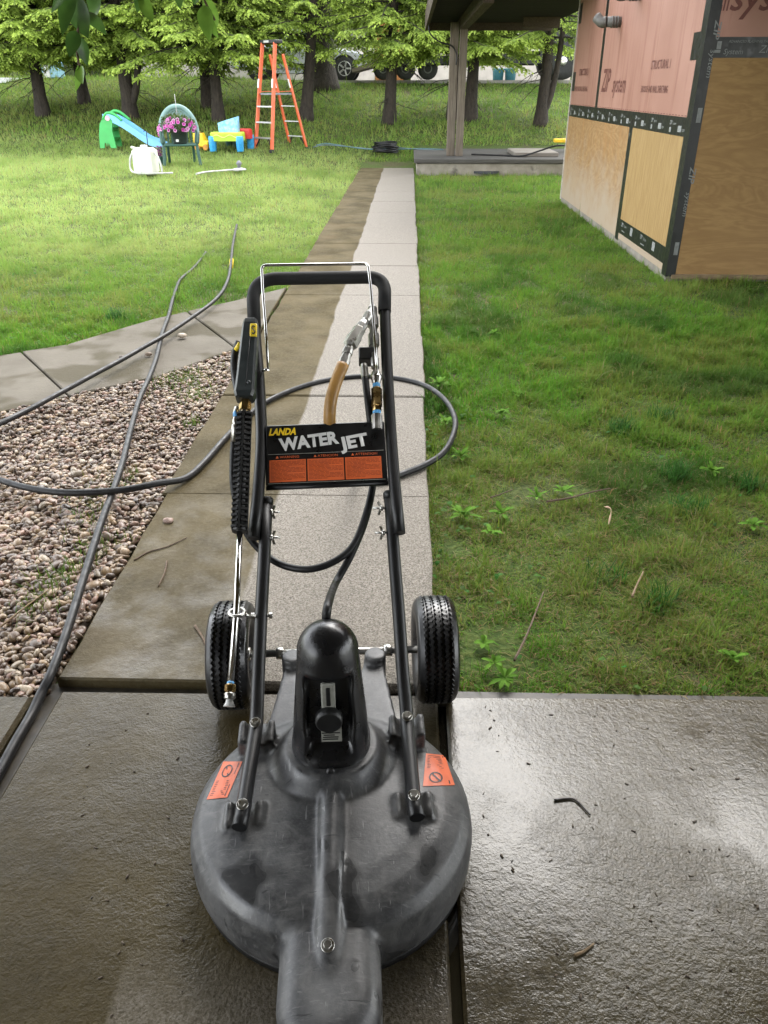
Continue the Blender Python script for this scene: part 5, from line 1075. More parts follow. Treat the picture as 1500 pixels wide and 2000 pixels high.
# ================================================================= broad-leaved tree above the camera, with hanging twigs at the upper left
bt = thing('shade_tree', 'broad leaved tree whose drooping leaves hang into the upper left', 'tree', (-4.4, .9, -.03))
tb = MB(); tb.tube(spline([(0, 0, -.05), (.05, 0, 1.0), (.1, .05, 2.2), (.3, .1, 3.6), (.6, .2, 5.2)], 4), [.20, .19, .18, .175, .17, .165, .16, .155, .15, .145, .14, .13, .12, .11, .10, .09, .08], 12)
for k in range(9):
    a = k*.8+.2; L_ = 2.2+.35*(k % 4); b0 = Vector((.2+.03*k, .1, 2.6+.28*k)); tb.tube(spline([b0, b0+Vector((math.cos(a)*L_*.5, math.sin(a)*L_*.5, .5)), b0+Vector((math.cos(a)*L_, math.sin(a)*L_, .65))], 4), [.06, .055, .05, .045, .04, .033, .026, .02, .012], 7)
part('trunk', tb, bark('shade_bark', (.05, .04, .03), (.14, .12, .10)), bt, local=True)
r_ = np.random.default_rng(77); n = 26000; v = r_.normal(size=(n, 3)); v /= np.linalg.norm(v, axis=1)[:, None]; rr = r_.uniform(.25, 1, n)**.5
C_ = np.array([1.9, 2.0, 5.2])+v*rr[:, None]*np.array([3.5, 4.2, 1.9]); keep = vnoise(C_[:, 0]+C_[:, 2]*.7, C_[:, 1]-C_[:, 2]*.5, 1.0, 3) > .40; C_ = C_[keep]; n = len(C_)  # unseen crown, spread and thickened to darken the foreground and its reflections
nn = r_.normal(size=(n, 3))+np.array([0, 0, .9]); nn /= np.linalg.norm(nn, axis=1)[:, None]; t = np.cross(nn, r_.normal(size=(n, 3))); t /= np.linalg.norm(t, axis=1)[:, None]; b = np.cross(nn, t); s_ = r_.uniform(.05, .10, n)[:, None]
V = np.stack([C_-t*s_, C_-b*s_*.42, C_+t*s_, C_+b*s_*.42], 1).reshape(-1, 3); col = np.array([(.045, .085, .018), (.07, .12, .025), (.03, .06, .014)])[r_.integers(3, size=n)]
link('crown', rawmesh('crown', V, np.arange(4*n).reshape(-1, 4), False, np.repeat(col, 4, 0)), M['leaf'], bt)
def at_dist(x, y, dd): return CP+ray(x, y).normalized()*dd
def leafmb(a, b, w, seed):                                           # a pointed leaf from stalk a to tip b, folded along the midrib
    r_ = random.Random(seed); a, b = Vector(a), Vector(b); ax = b-a; L_ = ax.length; x = ax.normalized(); side = x.cross(ray(300, 60).normalized()).normalized(); side = (side*math.cos(.5*r_.uniform(-1, 1))+x.cross(side)*math.sin(.7*r_.uniform(-1, 1))).normalized(); nn = x.cross(side); mb = MB(); N = 8; cv = r_.uniform(-.15, .15)
    for k in range(N+1):
        t = k/N; wv = w*(math.sin(math.pi*min(1, t**.75))**.9)*(1 if t < 1 else 0)+.0008; c = a+x*(L_*t)+nn*(cv*L_*math.sin(math.pi*t)); mb.v += [c-side*wv+nn*wv*.35, c, c+side*wv+nn*wv*.35]
    for k in range(N): mb.f += [(3*k, 3*k+1, 3*k+4, 3*k+3), (3*k+1, 3*k+2, 3*k+5, 3*k+4)]; mb.sm += [True, True]
    return mb
lm = []
for nm, c1, c2 in (('leaf_dark', (.035, .085, .016), (.065, .135, .025)), ('leaf_light', (.11, .22, .03), (.17, .31, .045))):
    q = NT(nm); cc = q.ramp(q.noise(q.pos(), 30, 3), [(.3, c1), (.7, c2)]); q.base(cc); q.rough(.35); t_ = q.n('ShaderNodeBsdfTranslucent'); q.l(cc, t_.inputs[0]); mx = q.n('ShaderNodeMixShader'); mx.inputs[0].default_value = .4; q.l(q.b.outputs[0], mx.inputs[1]); q.l(t_.outputs[0], mx.inputs[2]); q.l(mx.outputs[0], q.out.inputs[0]); lm.append(q.m)
tw = thing('x', '', '', (0, 0, 0)); bpy.data.objects.remove(tw)
DD = 2.3
for px in ([(120, -160), (150, -60), (155, 20), (150, 90), (155, 130), (160, 158)], [(270, -150), (272, -60), (275, -10), (290, 25)], [(385, -150), (395, -60), (398, -5), (420, 40)]):
    part('hanging_twig', MB().tube(spline([at_dist(x, y, DD) for x, y in px], 5), .0028, 6), twm, bt)
for i, (x0, y0, x1, y1, w_, dk_) in enumerate(((140, -30, 122, 70, .018, 0), (150, -10, 172, 75, .026, 0), (160, 20, 208, 68, .016, 0), (148, 60, 136, 112, .015, 0), (152, 70, 170, 128, .014, 0), (150, 90, 165, 115, .012, 0), (155, 130, 162, 164, .012, 1), (155, 125, 148, 178, .008, 1), (180, -40, 180, 40, .020, 0), (275, -10, 298, 44, .013, 1), (273, -20, 268, 25, .010, 0), (398, -10, 424, 52, .014, 1), (398, 10, 410, 82, .017, 1), (385, -40, 380, 10, .015, 0), (345, -60, 352, 18, .014, 0), (130, -60, 100, 25, .014, 0), (400, 30, 426, 74, .010, 1))):
    part('leaf', leafmb(at_dist(x0, y0, DD), at_dist(x1, y1, DD+.05*((i % 3)-1)), w_*1.1, i), lm[dk_], bt)
# ================================================================= beyond the trees: car, trailer, truck, fence, houses
ZD = 1.70
silver = plain('silver_paint', (.50, .52, .56), .3, 0, .05, 3); glass = plain('dark_glass', (.03, .04, .05), .08, 0, .1); tyre_m = plain('car_tyre', (.018, .018, .018), .7); alloy = plain('alloy', (.60, .60, .60), .3, .8, .1)
CY = 29.2; fw = atY(677, 140, CY); rw = atY(516, 140, CY); cx = (fw.x+rw.x)/2; WB = fw.x-rw.x
car = thing('parked_car', 'silver sedan parked side-on beyond the spruces facing right', 'car', (cx, CY, ZD)); Rw = .33
def Cx(x, y, z): return Vector((cx+x, CY+y, ZD+z))
bodyp = [(-WB/2-.85, .32), (WB/2+.80, .30), (WB/2+.88, .45), (WB/2+.80, .62), (WB/2+.35, .80), (WB/2-.45, .92), (-WB/2-.35, .98), (-WB/2-.92, .95), (-WB/2-.98, .60)]
part('body', MB().prism(bodyp, -.88, .88, .06).xform(Matrix.Translation((cx, CY, ZD)) @ Matrix.Rotation(R(90), 4, 'X')), silver, car)
cab = MB(); b_ = [(-WB/2-.30, .96), (WB/2-.42, .92), (WB/2-1.15, 1.38), (-WB/2+.65, 1.43)]
cab.add([Cx(x, sy*(.80 if z < 1.2 else .60), z) for sy in (-1, 1) for x, z in b_], [(0, 1, 2, 3), (7, 6, 5, 4), (0, 4, 5, 1), (1, 5, 6, 2), (2, 6, 7, 3), (3, 7, 4, 0)]); part('cabin', cab, silver, car)
def side_pane(pts): return MB().add([Cx(x, -(.805-(z-.94)*.44)-.01, z) for x, z in pts], [tuple(range(len(pts)))])
part('window', side_pane([(-WB/2+.25, 1.0), (-.25, .98), (-.25, 1.36), (-WB/2+.75, 1.37)]), glass, car); part('window', side_pane([(-.18, .98), (WB/2-.75, .97), (WB/2-1.2, 1.33), (-.18, 1.36)]), glass, car)
part('windscreen', MB().add([Cx(WB/2-.46, -.70, .965), Cx(WB/2-.46, .70, .965), Cx(WB/2-1.12, .54, 1.365), Cx(WB/2-1.12, -.54, 1.365)], [(0, 1, 2, 3)]).xform(Matrix.Translation((.025, 0, .01))), glass, car)
part('headlight', MB().box((WB/2+.50, -.90, .60), (WB/2+.84, -.60, .72), Matrix.Translation((cx, CY, ZD)), .03), glass, car); part('mirror', MB().box((WB/2-.95, -1.02, .96), (WB/2-.78, -.84, 1.08), Matrix.Translation((cx, CY, ZD)), .02), silver, car); part('sill', MB().box((-WB/2+.4, -.885, .20), (WB/2-.4, .885, .30), Matrix.Translation((cx, CY, ZD))), silver, car)
for x in (-WB/2, WB/2):
    for y in (-.80, .80):
        e = link('wheel', None, None, car); ORG[e.name] = ORG[car.name]; fr = frame(Cx(x, y, Rw), (1, 0, 0), (0, 0, 1)); part('arch', MB().lathe([(.39, -.06), (.39, .095)], fr, 24), M['black'], e); part('tyre', MB().lathe([(.22, -.09), (.32, -.10), (.33, -.06), (.33, .06), (.32, .10), (.22, .10)], fr, 24), tyre_m, e); part('rim', MB().lathe([(.22, .09), (.21, .102), (.17, .098)], fr, 20), alloy, e)
        for k in range(5): a = k*2*math.pi/5; part('spoke', MB().bar(fr @ Vector((.03*math.cos(a), .03*math.sin(a), .108)), fr @ Vector((.20*math.cos(a), .20*math.sin(a), .108)), .05, .012, up=(0, 1, 0)), alloy, e)
# --- flatbed trailer
TY = 27.9; t0 = atY(700, 160, TY); t1 = atY(1050, 150, TY); tm = plain('trailer_steel', (.025, .025, .027), .6); pk = weathered('trailer_planks', (.14, .11, .085), (.30, .26, .21), 'x')
tr = thing('flatbed_trailer', 'long dark flatbed trailer with plank deck and lowered ramp behind the spruces', 'trailer', ((t0.x+t1.x)/2, TY, ZD)); x0, x1 = atY(765, 150, TY).x, t1.x
part('frame_beam', MB().box((x0, TY-1.1, ZD+.42), (x1, TY-.98, ZD+.62)), tm, tr); part('frame_beam', MB().box((x0, TY+.98, ZD+.42), (x1, TY+1.1, ZD+.62)), tm, tr)
for k in range(8): part('plank', MB().box((x0, TY-.97+k*.243, ZD+.60), (x1, TY-.97+k*.243+.235, ZD+.645)), pk, tr)
rp = MB(); a, b = atY(692, 162, TY), Vector((x0, TY, ZD+.62)); rp.add([Vector((a.x, TY-1.0, ZD+.30)), Vector((a.x, TY+1.0, ZD+.30)), Vector((b.x-.02, TY+1.0, b.z+.02)), Vector((b.x-.02, TY-1.0, b.z+.02)), Vector((a.x, TY-1.0, ZD+.20)), Vector((a.x, TY+1.0, ZD+.20)), Vector((b.x-.02, TY+1.0, b.z-.16)), Vector((b.x-.02, TY-1.0, b.z-.16))], [(0, 3, 2, 1), (4, 5, 6, 7), (0, 1, 5, 4), (1, 2, 6, 5), (2, 3, 7, 6), (3, 0, 4, 7)]); part('ramp', rp, pk, tr)
for k in range(3):
    c = Vector((atY(750+k*42, 160, TY).x, TY-.80, ZD+.30)); e = link('wheel', None, None, tr); ORG[e.name] = ORG[tr.name]; fr = frame(c, (1, 0, 0), (0, 0, 1)); part('tyre', MB().lathe([(.15, -.11), (.28, -.12), (.30, -.07), (.30, .07), (.28, .12), (.15, .11)], fr, 22), tyre_m, e); part('rim', MB().lathe([(.15, .10), (.12, .115), (.05, .10)], fr, 16), plain('dull_rim', (.12, .12, .12), .5, .3), e)
for k in range(9): xx = x0+.1+(x1-x0-.2)*k/8; part('stake', MB().box((xx-.03, TY-1.15, ZD+.45), (xx+.03, TY-1.11, ZD+1.0)), tm, tr)
part('side_rail', MB().box((x0, TY-1.145, ZD+.90), (x1*.6+x0*.4, TY-1.115, ZD+.96)), tm, tr)
part('gooseneck', MB().bar(Vector((x1-.3, TY, ZD+.55)), Vector((x1+1.1, TY, ZD+.95)), .3, .22), tm, tr); part('winch_box', MB().box((x1-1.25, TY-.9, ZD+.66), (x1-.45, TY-.1, ZD+1.2), None, .02), plain('faded_tan_box', (.45, .42, .36), .7), tr); part('strap_bag', MB().box((x1-.9, TY-1.0, ZD+.66), (x1-.65, TY-.9, ZD+.95), None, .02), ym, tr)
# --- truck
KY = 28.3; k0 = atY(1085, 150, KY); tk_ = thing('flatbed_truck', 'dark truck with large wheels towing the trailer beside the house', 'truck', (k0.x+1, KY, ZD)); whm = plain('white_truck', (.62, .62, .60), .4)
for x in (k0.x, k0.x+3.6):
    for y in (-1.0, 1.0):
        e = link('wheel', None, None, tk_); ORG[e.name] = ORG[tk_.name]; fr = frame(Vector((x, KY+y, ZD+.5)), (1, 0, 0), (0, 0, 1)); part('tyre', MB().lathe([(.28, -.14), (.47, -.15), (.5, -.10), (.5, .10), (.47, .15), (.28, .14)], fr, 26), tyre_m, e); part('rim', MB().lathe([(.28, .13), (.25, .10), (.12, .08), (.12, .15), (.05, .15)], fr, 18), alloy, e)
part('chassis', MB().box((k0.x-1.3, KY-.5, ZD+.5), (k0.x+5, KY+.5, ZD+.78)), tm, tk_); part('bed', MB().box((k0.x-1.0, KY-1.15, ZD+1.06), (k0.x+2.4, KY+1.15, ZD+1.30)), tm, tk_); part('mudguard', MB().box((k0.x-.7, KY-1.16, ZD+.80), (k0.x+.8, KY-.80, ZD+1.04)), tm, tk_); part('cab', MB().box((k0.x+2.6, KY-1.1, ZD+.79), (k0.x+4.8, KY+1.1, ZD+2.5), None, .08), whm, tk_); part('toolbox', MB().box((k0.x-1.05, KY-1.1, ZD+1.31), (k0.x+2.3, KY-.7, ZD+1.75)), tm, tk_)
tealm = plain('teal_bin', (.03, .16, .19), .5)
for (x, lab) in ((972, 'teal storage bin under the trailer nose, left of two'), (996, 'teal storage bin under the trailer nose, right of two')):
    q = atY(x, 160, 30.5); solo('storage_bin', MB().lathe([(.17, 0), (.19, .30), (.21, .32), (.21, .36), (.17, .37)], Matrix.Translation((q.x, 30.5, ZD)), 16), tealm, lab, 'bin', 'storage bins')
# --- pale wall with lattice, brown gate
FY = 32.4; f0 = atY(640, 120, FY).x; f1 = atY(732, 120, FY).x; f2 = atY(762, 120, FY).x; f3 = f2+6.5; pale = plain('pale_block', (.50, .46, .40), .85, 0, .15, 3, .3, 20); latm = plain('grey_lattice', (.16, .15, .13), .8); brn = weathered('brown_boards', (.20, .085, .03), (.34, .16, .06))
fe = thing('lattice_fence', 'pale wall topped with grey lattice panels behind the silver car', 'fence', ((f0+f1)/2, FY, ZD)); part('wall', MB().box((f0-7, FY, ZD-.1), (f1, FY+.2, ZD+1.05)), pale, fe)
lt = MB(); xx = f0-7
while xx < f1-.6:
    lt.bar(Vector((xx, FY+.08, ZD+1.06)), Vector((xx+.62, FY+.08, ZD+1.68)), .035, .012, up=(0, 1, 0)); lt.bar(Vector((xx+.62, FY+.10, ZD+1.06)), Vector((xx, FY+.10, ZD+1.68)), .035, .012, up=(0, 1, 0)); xx += .15
o = part('lattice', lt, latm, fe); o['kind'] = 'stuff'; part('rail', MB().box((f0-7, FY+.05, ZD+1.69), (f1, FY+.14, ZD+1.76)), latm, fe)
ga = thing('wooden_gate', 'brown vertical board gate beside the lattice fence', 'gate', ((f1+f2)/2, FY, ZD)); nb_ = 7; w_ = (f2-f1+.5)/nb_
for k in range(nb_): part('board', MB().box((f1+.02+k*w_, FY-.03, ZD), (f1+.02+k*w_+w_*.9, FY, ZD+1.85+.12*math.sin(k/nb_*math.pi))), brn, ga)
for z in (.4, 1.4): part('rail', MB().box((f1+.02, FY+.002, ZD+z), (f1+.02+nb_*w_, FY+.05, ZD+z+.12)), brn, ga)
fe2 = thing('low_wall', 'long pale low wall with thin rails behind the trailer', 'wall', ((f2+f3)/2, FY, ZD)); part('wall', MB().box((f2+.75, FY+.05, ZD-.1), (f3, FY+.25, ZD+1.0)), pale, fe2)
for k in range(9): part('rail_post', MB().box((f2+.85+k*.7, FY+.1, ZD+1.002), (f2+.89+k*.7, FY+.14, ZD+1.55)), tm, fe2)
part('top_rail', MB().box((f2+.8, FY+.09, ZD+1.552), (f3, FY+.15, ZD+1.60)), tm, fe2)
# --- white sided house far right
WY = 36.0; wx0 = atY(905, 100, WY).x; wh_ = thing('white_house', 'white clapboard house far behind the trees to the right', 'house', (wx0+6, WY, ZD)); part('wall', MB().box((wx0, WY, ZD-.2), (wx0+13, WY+6, ZD+5.2)), M['siding'], wh_)
for k in range(30): part('clapboard', MB().add([(wx0-.01, WY-.012, ZD+k*.17), (wx0+13, WY-.012, ZD+k*.17), (wx0+13, WY-.035, ZD+k*.17), (wx0-.01, WY-.035, ZD+k*.17), (wx0+13, WY-.012, ZD+k*.17+.168), (wx0-.01, WY-.012, ZD+k*.17+.168)], [(0, 1, 2, 3), (3, 2, 4, 5), (0, 3, 5), (1, 4, 2), (0, 5, 4, 1)]), M['siding'], wh_)
part('roof', MB().add([(wx0-.4, WY-.5, ZD+5.1), (wx0+13.4, WY-.5, ZD+5.1), (wx0+13.4, WY+3, ZD+7.4), (wx0-.4, WY+3, ZD+7.4), (wx0-.4, WY+6.5, ZD+5.1), (wx0+13.4, WY+6.5, ZD+5.1)], [(0, 1, 2, 3), (3, 2, 5, 4), (0, 3, 4), (1, 5, 2), (0, 4, 5, 1)]), roofm, wh_)
part('window', MB().box((wx0+3.0, WY-.06, ZD+1.2), (wx0+4.2, WY-.037, ZD+2.8)), glass, wh_)
# --- far left: shed and play set
q = atY(0, 172, 27.0); sh = thing('garden_shed', 'small dark shed with a white roof edge at the left rim', 'shed', (q.x-.6, 27.0, float(gz(q.x, 27)))); part('wall', MB().box((q.x-2.4, 26.9, float(gz(q.x, 27))-.2), (q.x+.15, 28.4, q.z+.12)), plain('dark_shed', (.05, .04, .035), .8), sh); part('roof', MB().box((q.x-2.6, 26.7, q.z+.14), (q.x+.30, 28.6, q.z+.28)), plain('white_roof_edge', (.65, .66, .68), .6), sh)
q = atY(102, 160, 28.0); g0 = float(gz(q.x, 28)); ps = thing('play_set', 'small red, white and blue plastic play set far behind the left spruces', 'play set', (q.x, 28, g0)); part('roof', MB().prism([(-.28, .45), (.28, .45), (.12, .80), (-.12, .80)], -.3, .3).xform(Matrix.Translation((q.x, 28, g0)) @ Matrix.Rotation(R(90), 4, 'X')), plain('play_red', (.65, .10, .05), .5), ps); part('wall', MB().box((-.34, -.3, 0), (.34, .3, .448), Matrix.Translation((q.x, 28, g0)), .03), plain('play_blue', (.25, .45, .55), .5), ps); part('door', MB().box((-.10, -.33, .02), (.10, -.302, .36), Matrix.Translation((q.x, 28, g0))), M['white'], ps)
# ================================================================= lawn: blades of grass, clover and weeds
def vis(X, Y, mar=60):                                                # photo pixel of a ground point
    Z = gz(X, Y); c, s = math.cos(YAW), math.sin(YAW); xc = X*c+Y*s; yc = -X*s+Y*c; dz = Z-H
    f_ = yc*math.cos(PITCH)-dz*math.sin(PITCH); dn = -dz*math.cos(PITCH)-yc*math.sin(PITCH); px = 750+F*xc/np.maximum(f_, .01); py = 1000+F*dn/np.maximum(f_, .01)
    return (f_ > .1) & (px > -mar) & (px < 1500+mar) & (py < 2000+mar)
HOUSE = [(HX-.005, HY0-.005), (9, HY0-.005), (9, HY1), (HX-.005, HY1)]; STOOP = [(XR+.02, SY0-.01), (5, SY0-.01), (5, 20.25), (XR+.02, 20.25)]
PATH = [P for P in UP]+[P for P in reversed(LO)]
DIRT = [(.28, 1.98, .17), (.52, 3.05, .16), (.20, 2.6, .07), (.16, 2.2, .08), (.75, 3.1, .12)]
def lawn_ok(X, Y, rag=.012):
    e = (vnoise(X, Y, 14, 5)-.5)*2*rag
    ok = ~((X > XL-.01+e) & (X < XR+.004+e) & (Y < 18.75+e)) & ~(Y < 1.775+e*.8+.02*(X-.14))
    ok &= ~inpoly(X, Y+e*.5, PATH) & ~inpoly(X, Y, BED) & ~inpoly(X, Y, HOUSE) & ~inpoly(X, Y, STOOP) & ~((X < -1.0) & (Y < 3.6)); ok &= ~((Y > 27.15) & (X > -5.65))
    return ok
def blades(y0, y1, dens, h0, w0, segs, seed, flatf=.25):
    r_ = np.random.default_rng(seed); hw = .56*y1*.88+1.4; xa, xb = -hw-.2, min(hw, 7.5 if y0 > 12 else 3.6); n = int((xb-xa)*(y1-y0)*dens); X = r_.uniform(xa, xb, n); Y = r_.uniform(y0, y1, n); k = vis(X, Y) & lawn_ok(X, Y); X, Y = X[k], Y[k]
    cl = vnoise(X, Y, 9, 1)*.6+vnoise(X, Y, 27, 2)*.4; dry = vnoise(X, Y, 1.1, 3)*.55+vnoise(X, Y, 4.2, 4)*.45
    dp = np.ones(len(X))
    for (a, b, r0) in DIRT: dp = np.minimum(dp, sstep(r0*.55, r0*1.25, np.hypot((X-a), (Y-b))+(vnoise(X, Y, 22, 8)-.5)*.08))
    nearr = (X > 0)*(1-sstep(2.4, 5.0, Y)); thin = .30+.70*sstep(.22, .55, cl)*1.0; thin = thin*(1-.30*nearr*sstep(.45, .65, dry))
    k = r_.random(len(X)) < thin*(.06+.94*dp); X, Y, cl, dry, nearr = X[k], Y[k], cl[k], dry[k], nearr[k]; n = len(X)
    tall = np.exp(r_.normal(0, .30, n))*(.65+.75*sstep(.35, .8, cl))*(1-.35*nearr)*(1+.5*sstep(.72, .80, vnoise(X, Y, 6.0, 9))); hh = h0*tall; lie = r_.random(n) < flatf*(.6+.9*nearr)
    az = r_.uniform(0, 2*np.pi, n); ln = np.where(lie, r_.uniform(1.0, 1.5, n), np.abs(r_.normal(.48, .32, n))); Lx = np.sin(ln)*np.cos(az); Ly = np.sin(ln)*np.sin(az); Lz = np.cos(ln)
    wd = w0*r_.uniform(.6, 1.3, n); sa = az+np.pi/2+r_.normal(0, .5, n); wx, wy = np.cos(sa)*wd, np.sin(sa)*wd; Z = gz(X, Y)-.046; B = np.stack([X, Y, Z], 1); D = np.stack([Lx, Ly, Lz], 1); Wv = np.stack([wx, wy, np.zeros(n)], 1); h3 = hh[:, None]
    tip = B+D*h3+np.stack([Lx, Ly, -.5*np.abs(Lx)-.3*np.abs(Ly)], 1)*h3*.25
    green = np.stack([.075+.060*r_.random(n), .19+.11*r_.random(n), .015+.012*r_.random(n)], 1); yel = np.stack([.13+.07*r_.random(n), .18+.07*r_.random(n), .030+.02*r_.random(n)], 1); straw = np.stack([.24+.10*r_.random(n), .19+.07*r_.random(n), .085+.04*r_.random(n)], 1); deep = np.array([.030, .090, .016])
    far = sstep(4.5, 9.0, Y)*(.45+.55*(X < 0)); yk = np.clip(sstep(.42, .72, dry)*.65+.30*far+.18, 0, 1)[:, None]; c = green*(1-yk)+yel*yk; pale = np.stack([.31+.10*r_.random(n), .40+.10*r_.random(n), .12+.05*r_.random(n)], 1); sunlit_k = (.85*sstep(5.5, 11, Y)*((X < -.9)*(1-.6*sstep(18.5, 21, Y))+(X >= -.9)*.45*sstep(17, 20, Y)+(X >= .1)*.22*(1-sstep(17, 20, Y)))*(.55+.45*sstep(.3, .6, dry)))[:, None]; c = c*(1-sunlit_k)+pale*sunlit_k  # sunlit brightness of the far lawn put into blade colour, less under the spruces
    dg = (sstep(.60, .75, vnoise(X, Y, 2.3, 6))*(1-.5*far)*.6)[:, None]*(1-.8*sunlit_k); c = c*(1-dg)+deep*dg; sm = (lie & (r_.random(n) < .20+.18*nearr)) | (r_.random(n) < .03); c[sm] = straw[sm]
    if segs == 1: V = np.stack([B-Wv, B+Wv, tip], 1).reshape(-1, 3); Fc = np.arange(3*n).reshape(-1, 3); cc = np.repeat(c, 3, 0)
    else:
        mid = B+D*h3*.55+np.array([0, 0, .06])*h3; V = np.stack([B-Wv, B+Wv, mid+Wv*.75, mid-Wv*.75, tip], 1).reshape(-1, 3); b0 = (np.arange(n)*5)[:, None]; Fc = np.concatenate([b0+np.array([0, 1, 2]), b0+np.array([0, 2, 3]), b0+np.array([3, 2, 4])], 1).reshape(-1, 3); cc = np.repeat(c, 5, 0)
    return V, Fc, cc
sets = [blades(1.6, 3.4, 48000, .050, .0016, 2, 1, .42), blades(3.4, 6.0, 22000, .045, .0022, 2, 2, .38), blades(6.0, 9.5, 8600, .047, .0032, 1, 3, .35), blades(9.5, 14, 3200, .052, .0048, 1, 4, .3), blades(14, 19.5, 1500, .066, .0068, 1, 5), blades(19.5, 27.2, 560, .085, .012, 1, 6), blades(27.2, 33.5, 200, .12, .02, 1, 7)]
Vv = []; Ff = []; Cc = []; off = 0
for V, Fc, c in sets: Vv.append(V); Ff.append(Fc+off); Cc.append(c); off += len(V)
tag(link('grass', rawmesh('grass', np.concatenate(Vv), np.concatenate(Ff), False, np.concatenate(Cc)), M['grass']), 'short green lawn grass on both sides of the walk', 'grass', kind='stuff')
print('grass tris', sum(len(f) for f in Ff))
# --- broad-leaved weeds: rosettes of ribbed leaves
wm = NT('weed_leaf'); cc = wm.ramp(wm.noise(wm.pos(), 25, 3), [(.3, (.060, .145, .014)), (.7, (.100, .205, .022))]); wm.base(cc); wm.rough(.7); wm.set(Specular_IOR_Level=.06); wm.bump(wm.noise(wm.pos(), 90, 2), .3, .003)
def rosette(x, y, n, L_, w_, label, group, seed):
    p = lawn(x, y); t = thing('weed', label, 'weed', p, 0, group); r_ = random.Random(seed)
    for k in range(n):
        a = k*2.4+r_.uniform(-.3, .3); el = r_.uniform(.15, 1.0); l_ = L_*r_.uniform(.40, 1.15); d_ = Vector((math.cos(a)*math.cos(el), math.sin(a)*math.cos(el), math.sin(el))); sd_ = Vector((-math.sin(a), math.cos(a), 0)); mb = MB(); N = 6
        for i in range(N+1):
            u = i/N; ww = w_*(.18+.82*math.sin(math.pi*max(0, (u-.15)/.85))**.8 if u > .2 else .14)*(1 if i < N else .05); c = Vector((0, 0, .01))+d_*(l_*u)+Vector((0, 0, -l_*.28*u*u)); up = Vector((0, 0, ww*.3)); mb.v += [c-sd_*ww+up, c, c+sd_*ww+up]
        for i in range(N): mb.f += [(3*i, 3*i+1, 3*i+4, 3*i+3), (3*i+1, 3*i+2, 3*i+5, 3*i+4)]; mb.sm += [True, True]
        part('leaf', mb, wm.m, t, local=True)
GW = 'broad leaved weeds in the right lawn'
for i, (x, y, n, L_, w_, lab) in enumerate((
    (900, 895, 9, .13, .024, 'leafy weed inside the hose loop at the walk edge'), (905, 1010, 10, .13, .022, 'weed clump at the walk edge just below the hose loop'), (980, 1008, 9, .12, .022, 'weed right of the clump below the hose loop'), (858, 755, 9, .13, .024, 'bushy weed at the walk edge where the hose leaves the grass'),
    (980, 810, 7, .11, .020, 'weed rosette in the grass right of the hose loop'), (1048, 975, 5, .09, .022, 'pale weed beside the straight grey twig'), (1100, 965, 6, .11, .020, 'weed just above the straight grey twig'), (960, 1045, 5, .10, .018, 'small weed below the clumps beside the walk'),
    (965, 1300, 5, .075, .020, 'weed on bare soil near the right tyre'), (945, 1262, 3, .075, .02, 'single flat weed leaf cluster beside the right tyre'), (985, 1330, 4, .08, .024, 'pale weed at the lawn corner by the wet slab'), (1430, 1290, 6, .09, .022, 'weed rosette low at the right edge of the lawn'),
    (870, 830, 7, .10, .020, 'low weed between the walk edge and the hose loop'), (1390, 925, 6, .11, .022, 'weed rosette far right in the lawn'), (1470, 1030, 6, .11, .024, 'weed at the right frame edge halfway down the lawn'), (1015, 775, 6, .09, .02, 'weed tuft above the hose loop in the right lawn'), (965, 655, 6, .10, .022, 'pale weed patch in the lawn near the walk, farthest of the weeds'))):
    rosette(x, y, n+9, L_*(.55+.2*((i*53) % 7)/7), w_*.38*(.8+.5*((i*37) % 5)/5), lab, GW, i)
# low broad leaves scattered through the lawn beside the paving
r_ = np.random.default_rng(44); n = 26000; X = r_.uniform(-5.5, 2.4, n); Y = r_.uniform(1.75, 9.5, n); k = lawn_ok(X, Y) & vis(X, Y); pr_k = np.where(X > 0, .10+.55*(1-sstep(.10, .50, X-XR))*(1-sstep(3.8, 7, Y)), .55*(1-sstep(6.0, 8.8, Y))+.05)*sstep(.35, .65, vnoise(X, Y, 5.0, 12)); k &= r_.random(n) < pr_k; X, Y = X[k], Y[k]; n = len(X)
az = r_.uniform(0, 6.28, n); el = r_.uniform(.1, .9, n); L_ = r_.uniform(.014, .034, n)[:, None]; D = np.stack([np.cos(az)*np.cos(el), np.sin(az)*np.cos(el), np.sin(el)], 1); sd_ = np.stack([-np.sin(az), np.cos(az), r_.normal(0, .2, n)], 1); B = np.stack([X, Y, gz(X, Y)-.03+r_.uniform(0, .022, n)], 1); w3 = L_*r_.uniform(.28, .42, (n, 1))
V = np.stack([B, B+D*L_*.5-sd_*w3, B+D*L_*.85-sd_*w3*.6-np.array([0, 0, .1])*L_, B+D*L_-np.array([0, 0, .25])*L_, B+D*L_*.85+sd_*w3*.6-np.array([0, 0, .1])*L_, B+D*L_*.5+sd_*w3], 1).reshape(-1, 3); c = np.stack([.05+.04*r_.random(n), .12+.07*r_.random(n), .02+.012*r_.random(n)], 1)
tag(link('clover', rawmesh('clover', V, np.arange(6*n).reshape(-1, 6), False, np.repeat(c, 6, 0)), M['grass']), 'low clover and small broad leaves growing through the lawn', 'clover', kind='stuff')
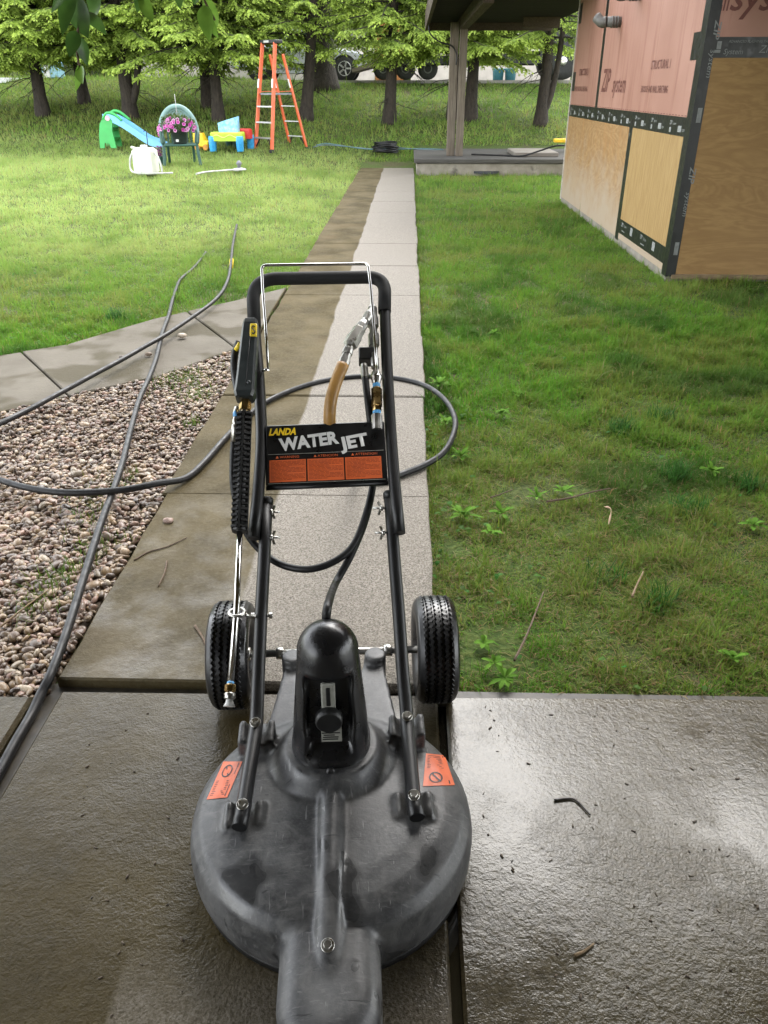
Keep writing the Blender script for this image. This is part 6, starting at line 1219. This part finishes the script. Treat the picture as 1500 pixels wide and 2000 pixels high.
# --- dark tufts of taller grass
def tuft(x, y, n, hh, label, seed):
    p = lawn(x, y); r_ = np.random.default_rng(seed); az = r_.uniform(0, 6.28, n); ln = np.abs(r_.normal(.4, .35, n)); h_ = .8*hh*r_.uniform(.5, 1.2, n)[:, None]; B = np.stack([np.clip(r_.normal(0, .04, n), -.07, .07), np.clip(r_.normal(0, .04, n), -.07, .07), np.full(n, -.02)], 1); D = np.stack([np.sin(ln)*np.cos(az), np.sin(ln)*np.sin(az), np.cos(ln)], 1); Wv = np.stack([-np.sin(az), np.cos(az), np.zeros(n)], 1)*.0024; mid = B+D*h_*.6; tip = B+D*h_+np.stack([np.cos(az), np.sin(az), -.4*np.ones(n)], 1)*h_*.22
    V = np.stack([B-Wv, B+Wv, mid+Wv*.8, mid-Wv*.8, tip], 1).reshape(-1, 3); b0 = (np.arange(n)*5)[:, None]; Fc = np.concatenate([b0+np.array([0, 1, 2]), b0+np.array([0, 2, 3]), b0+np.array([3, 2, 4])], 1).reshape(-1, 3); c = np.array([.036, .105, .018])*r_.uniform(.7, 1.5, (n, 1)); o = link('grass_tuft', rawmesh('grass_tuft', V, Fc, False, np.repeat(c, 5, 0)), M['grass']); o.location = p; tag(o, label, 'grass tuft', 'dark tufts of taller grass')
for i, (x, y, n, hh, lab) in enumerate(((1215, 840, 140, .13, 'largest dark grass tuft in the middle of the right lawn'), (1292, 815, 110, .12, 'dark grass tuft right of the largest one'), (1320, 925, 120, .12, 'dark grass tuft below the pair in the middle of the lawn'), (1350, 990, 90, .11, 'round dark tuft beside the weed in the lower right lawn'), (1290, 1180, 110, .12, 'dark tuft beside the light brown upright twig'), (1180, 1125, 40, .09, 'thin dark tuft low in the right lawn'), (1455, 945, 90, .12, 'dark tuft at the right edge of the lawn'), (225, 620, 140, .13, 'dark grass tuft beside the branch path in the left lawn'))): tuft(x, y, n, hh, lab, i+60)
# grass sprigs growing among the pebbles
sp = []; r_ = np.random.default_rng(5)
for (x, y, n, sprd) in ((365, 740, 260, .16), (385, 770, 160, .10), (330, 745, 80, .08), (185, 1070, 90, .08), (100, 1150, 120, .09), (60, 1180, 70, .08), (160, 1260, 60, .04), (270, 1060, 30, .03), (250, 940, 40, .05), (190, 960, 60, .10), (120, 1130, 70, .05), (375, 825, 60, .04), (170, 1010, 40, .05)):
    p = ground(x, y, -.01); az = r_.uniform(0, 6.28, n); ln = np.abs(r_.normal(.6, .35, n)); h_ = r_.uniform(.03, .075, n)[:, None]; B = np.stack([p.x+r_.normal(0, sprd*.6, n), p.y+r_.normal(0, sprd, n), np.full(n, -.02)], 1); k = inpoly(B[:, 0], B[:, 1], BED); B = B[k]; az = az[k]; ln = ln[k]; h_ = h_[k]; m = len(B); D = np.stack([np.sin(ln)*np.cos(az), np.sin(ln)*np.sin(az), np.cos(ln)], 1); Wv = np.stack([-np.sin(az), np.cos(az), np.zeros(m)], 1)*.0022; sp.append(np.stack([B-Wv, B+Wv, B+D*h_], 1).reshape(-1, 3))
V = np.concatenate(sp); n = len(V)//3; c = np.stack([.07+.05*r_.random(n), .12+.06*r_.random(n), .02+.01*r_.random(n)], 1); tag(link('bed_grass', rawmesh('bed_grass', V, np.arange(3*n).reshape(-1, 3), False, np.repeat(c, 3, 0)), M['grass']), 'sparse grass sprigs growing up through the pebble bed', 'grass', kind='stuff')
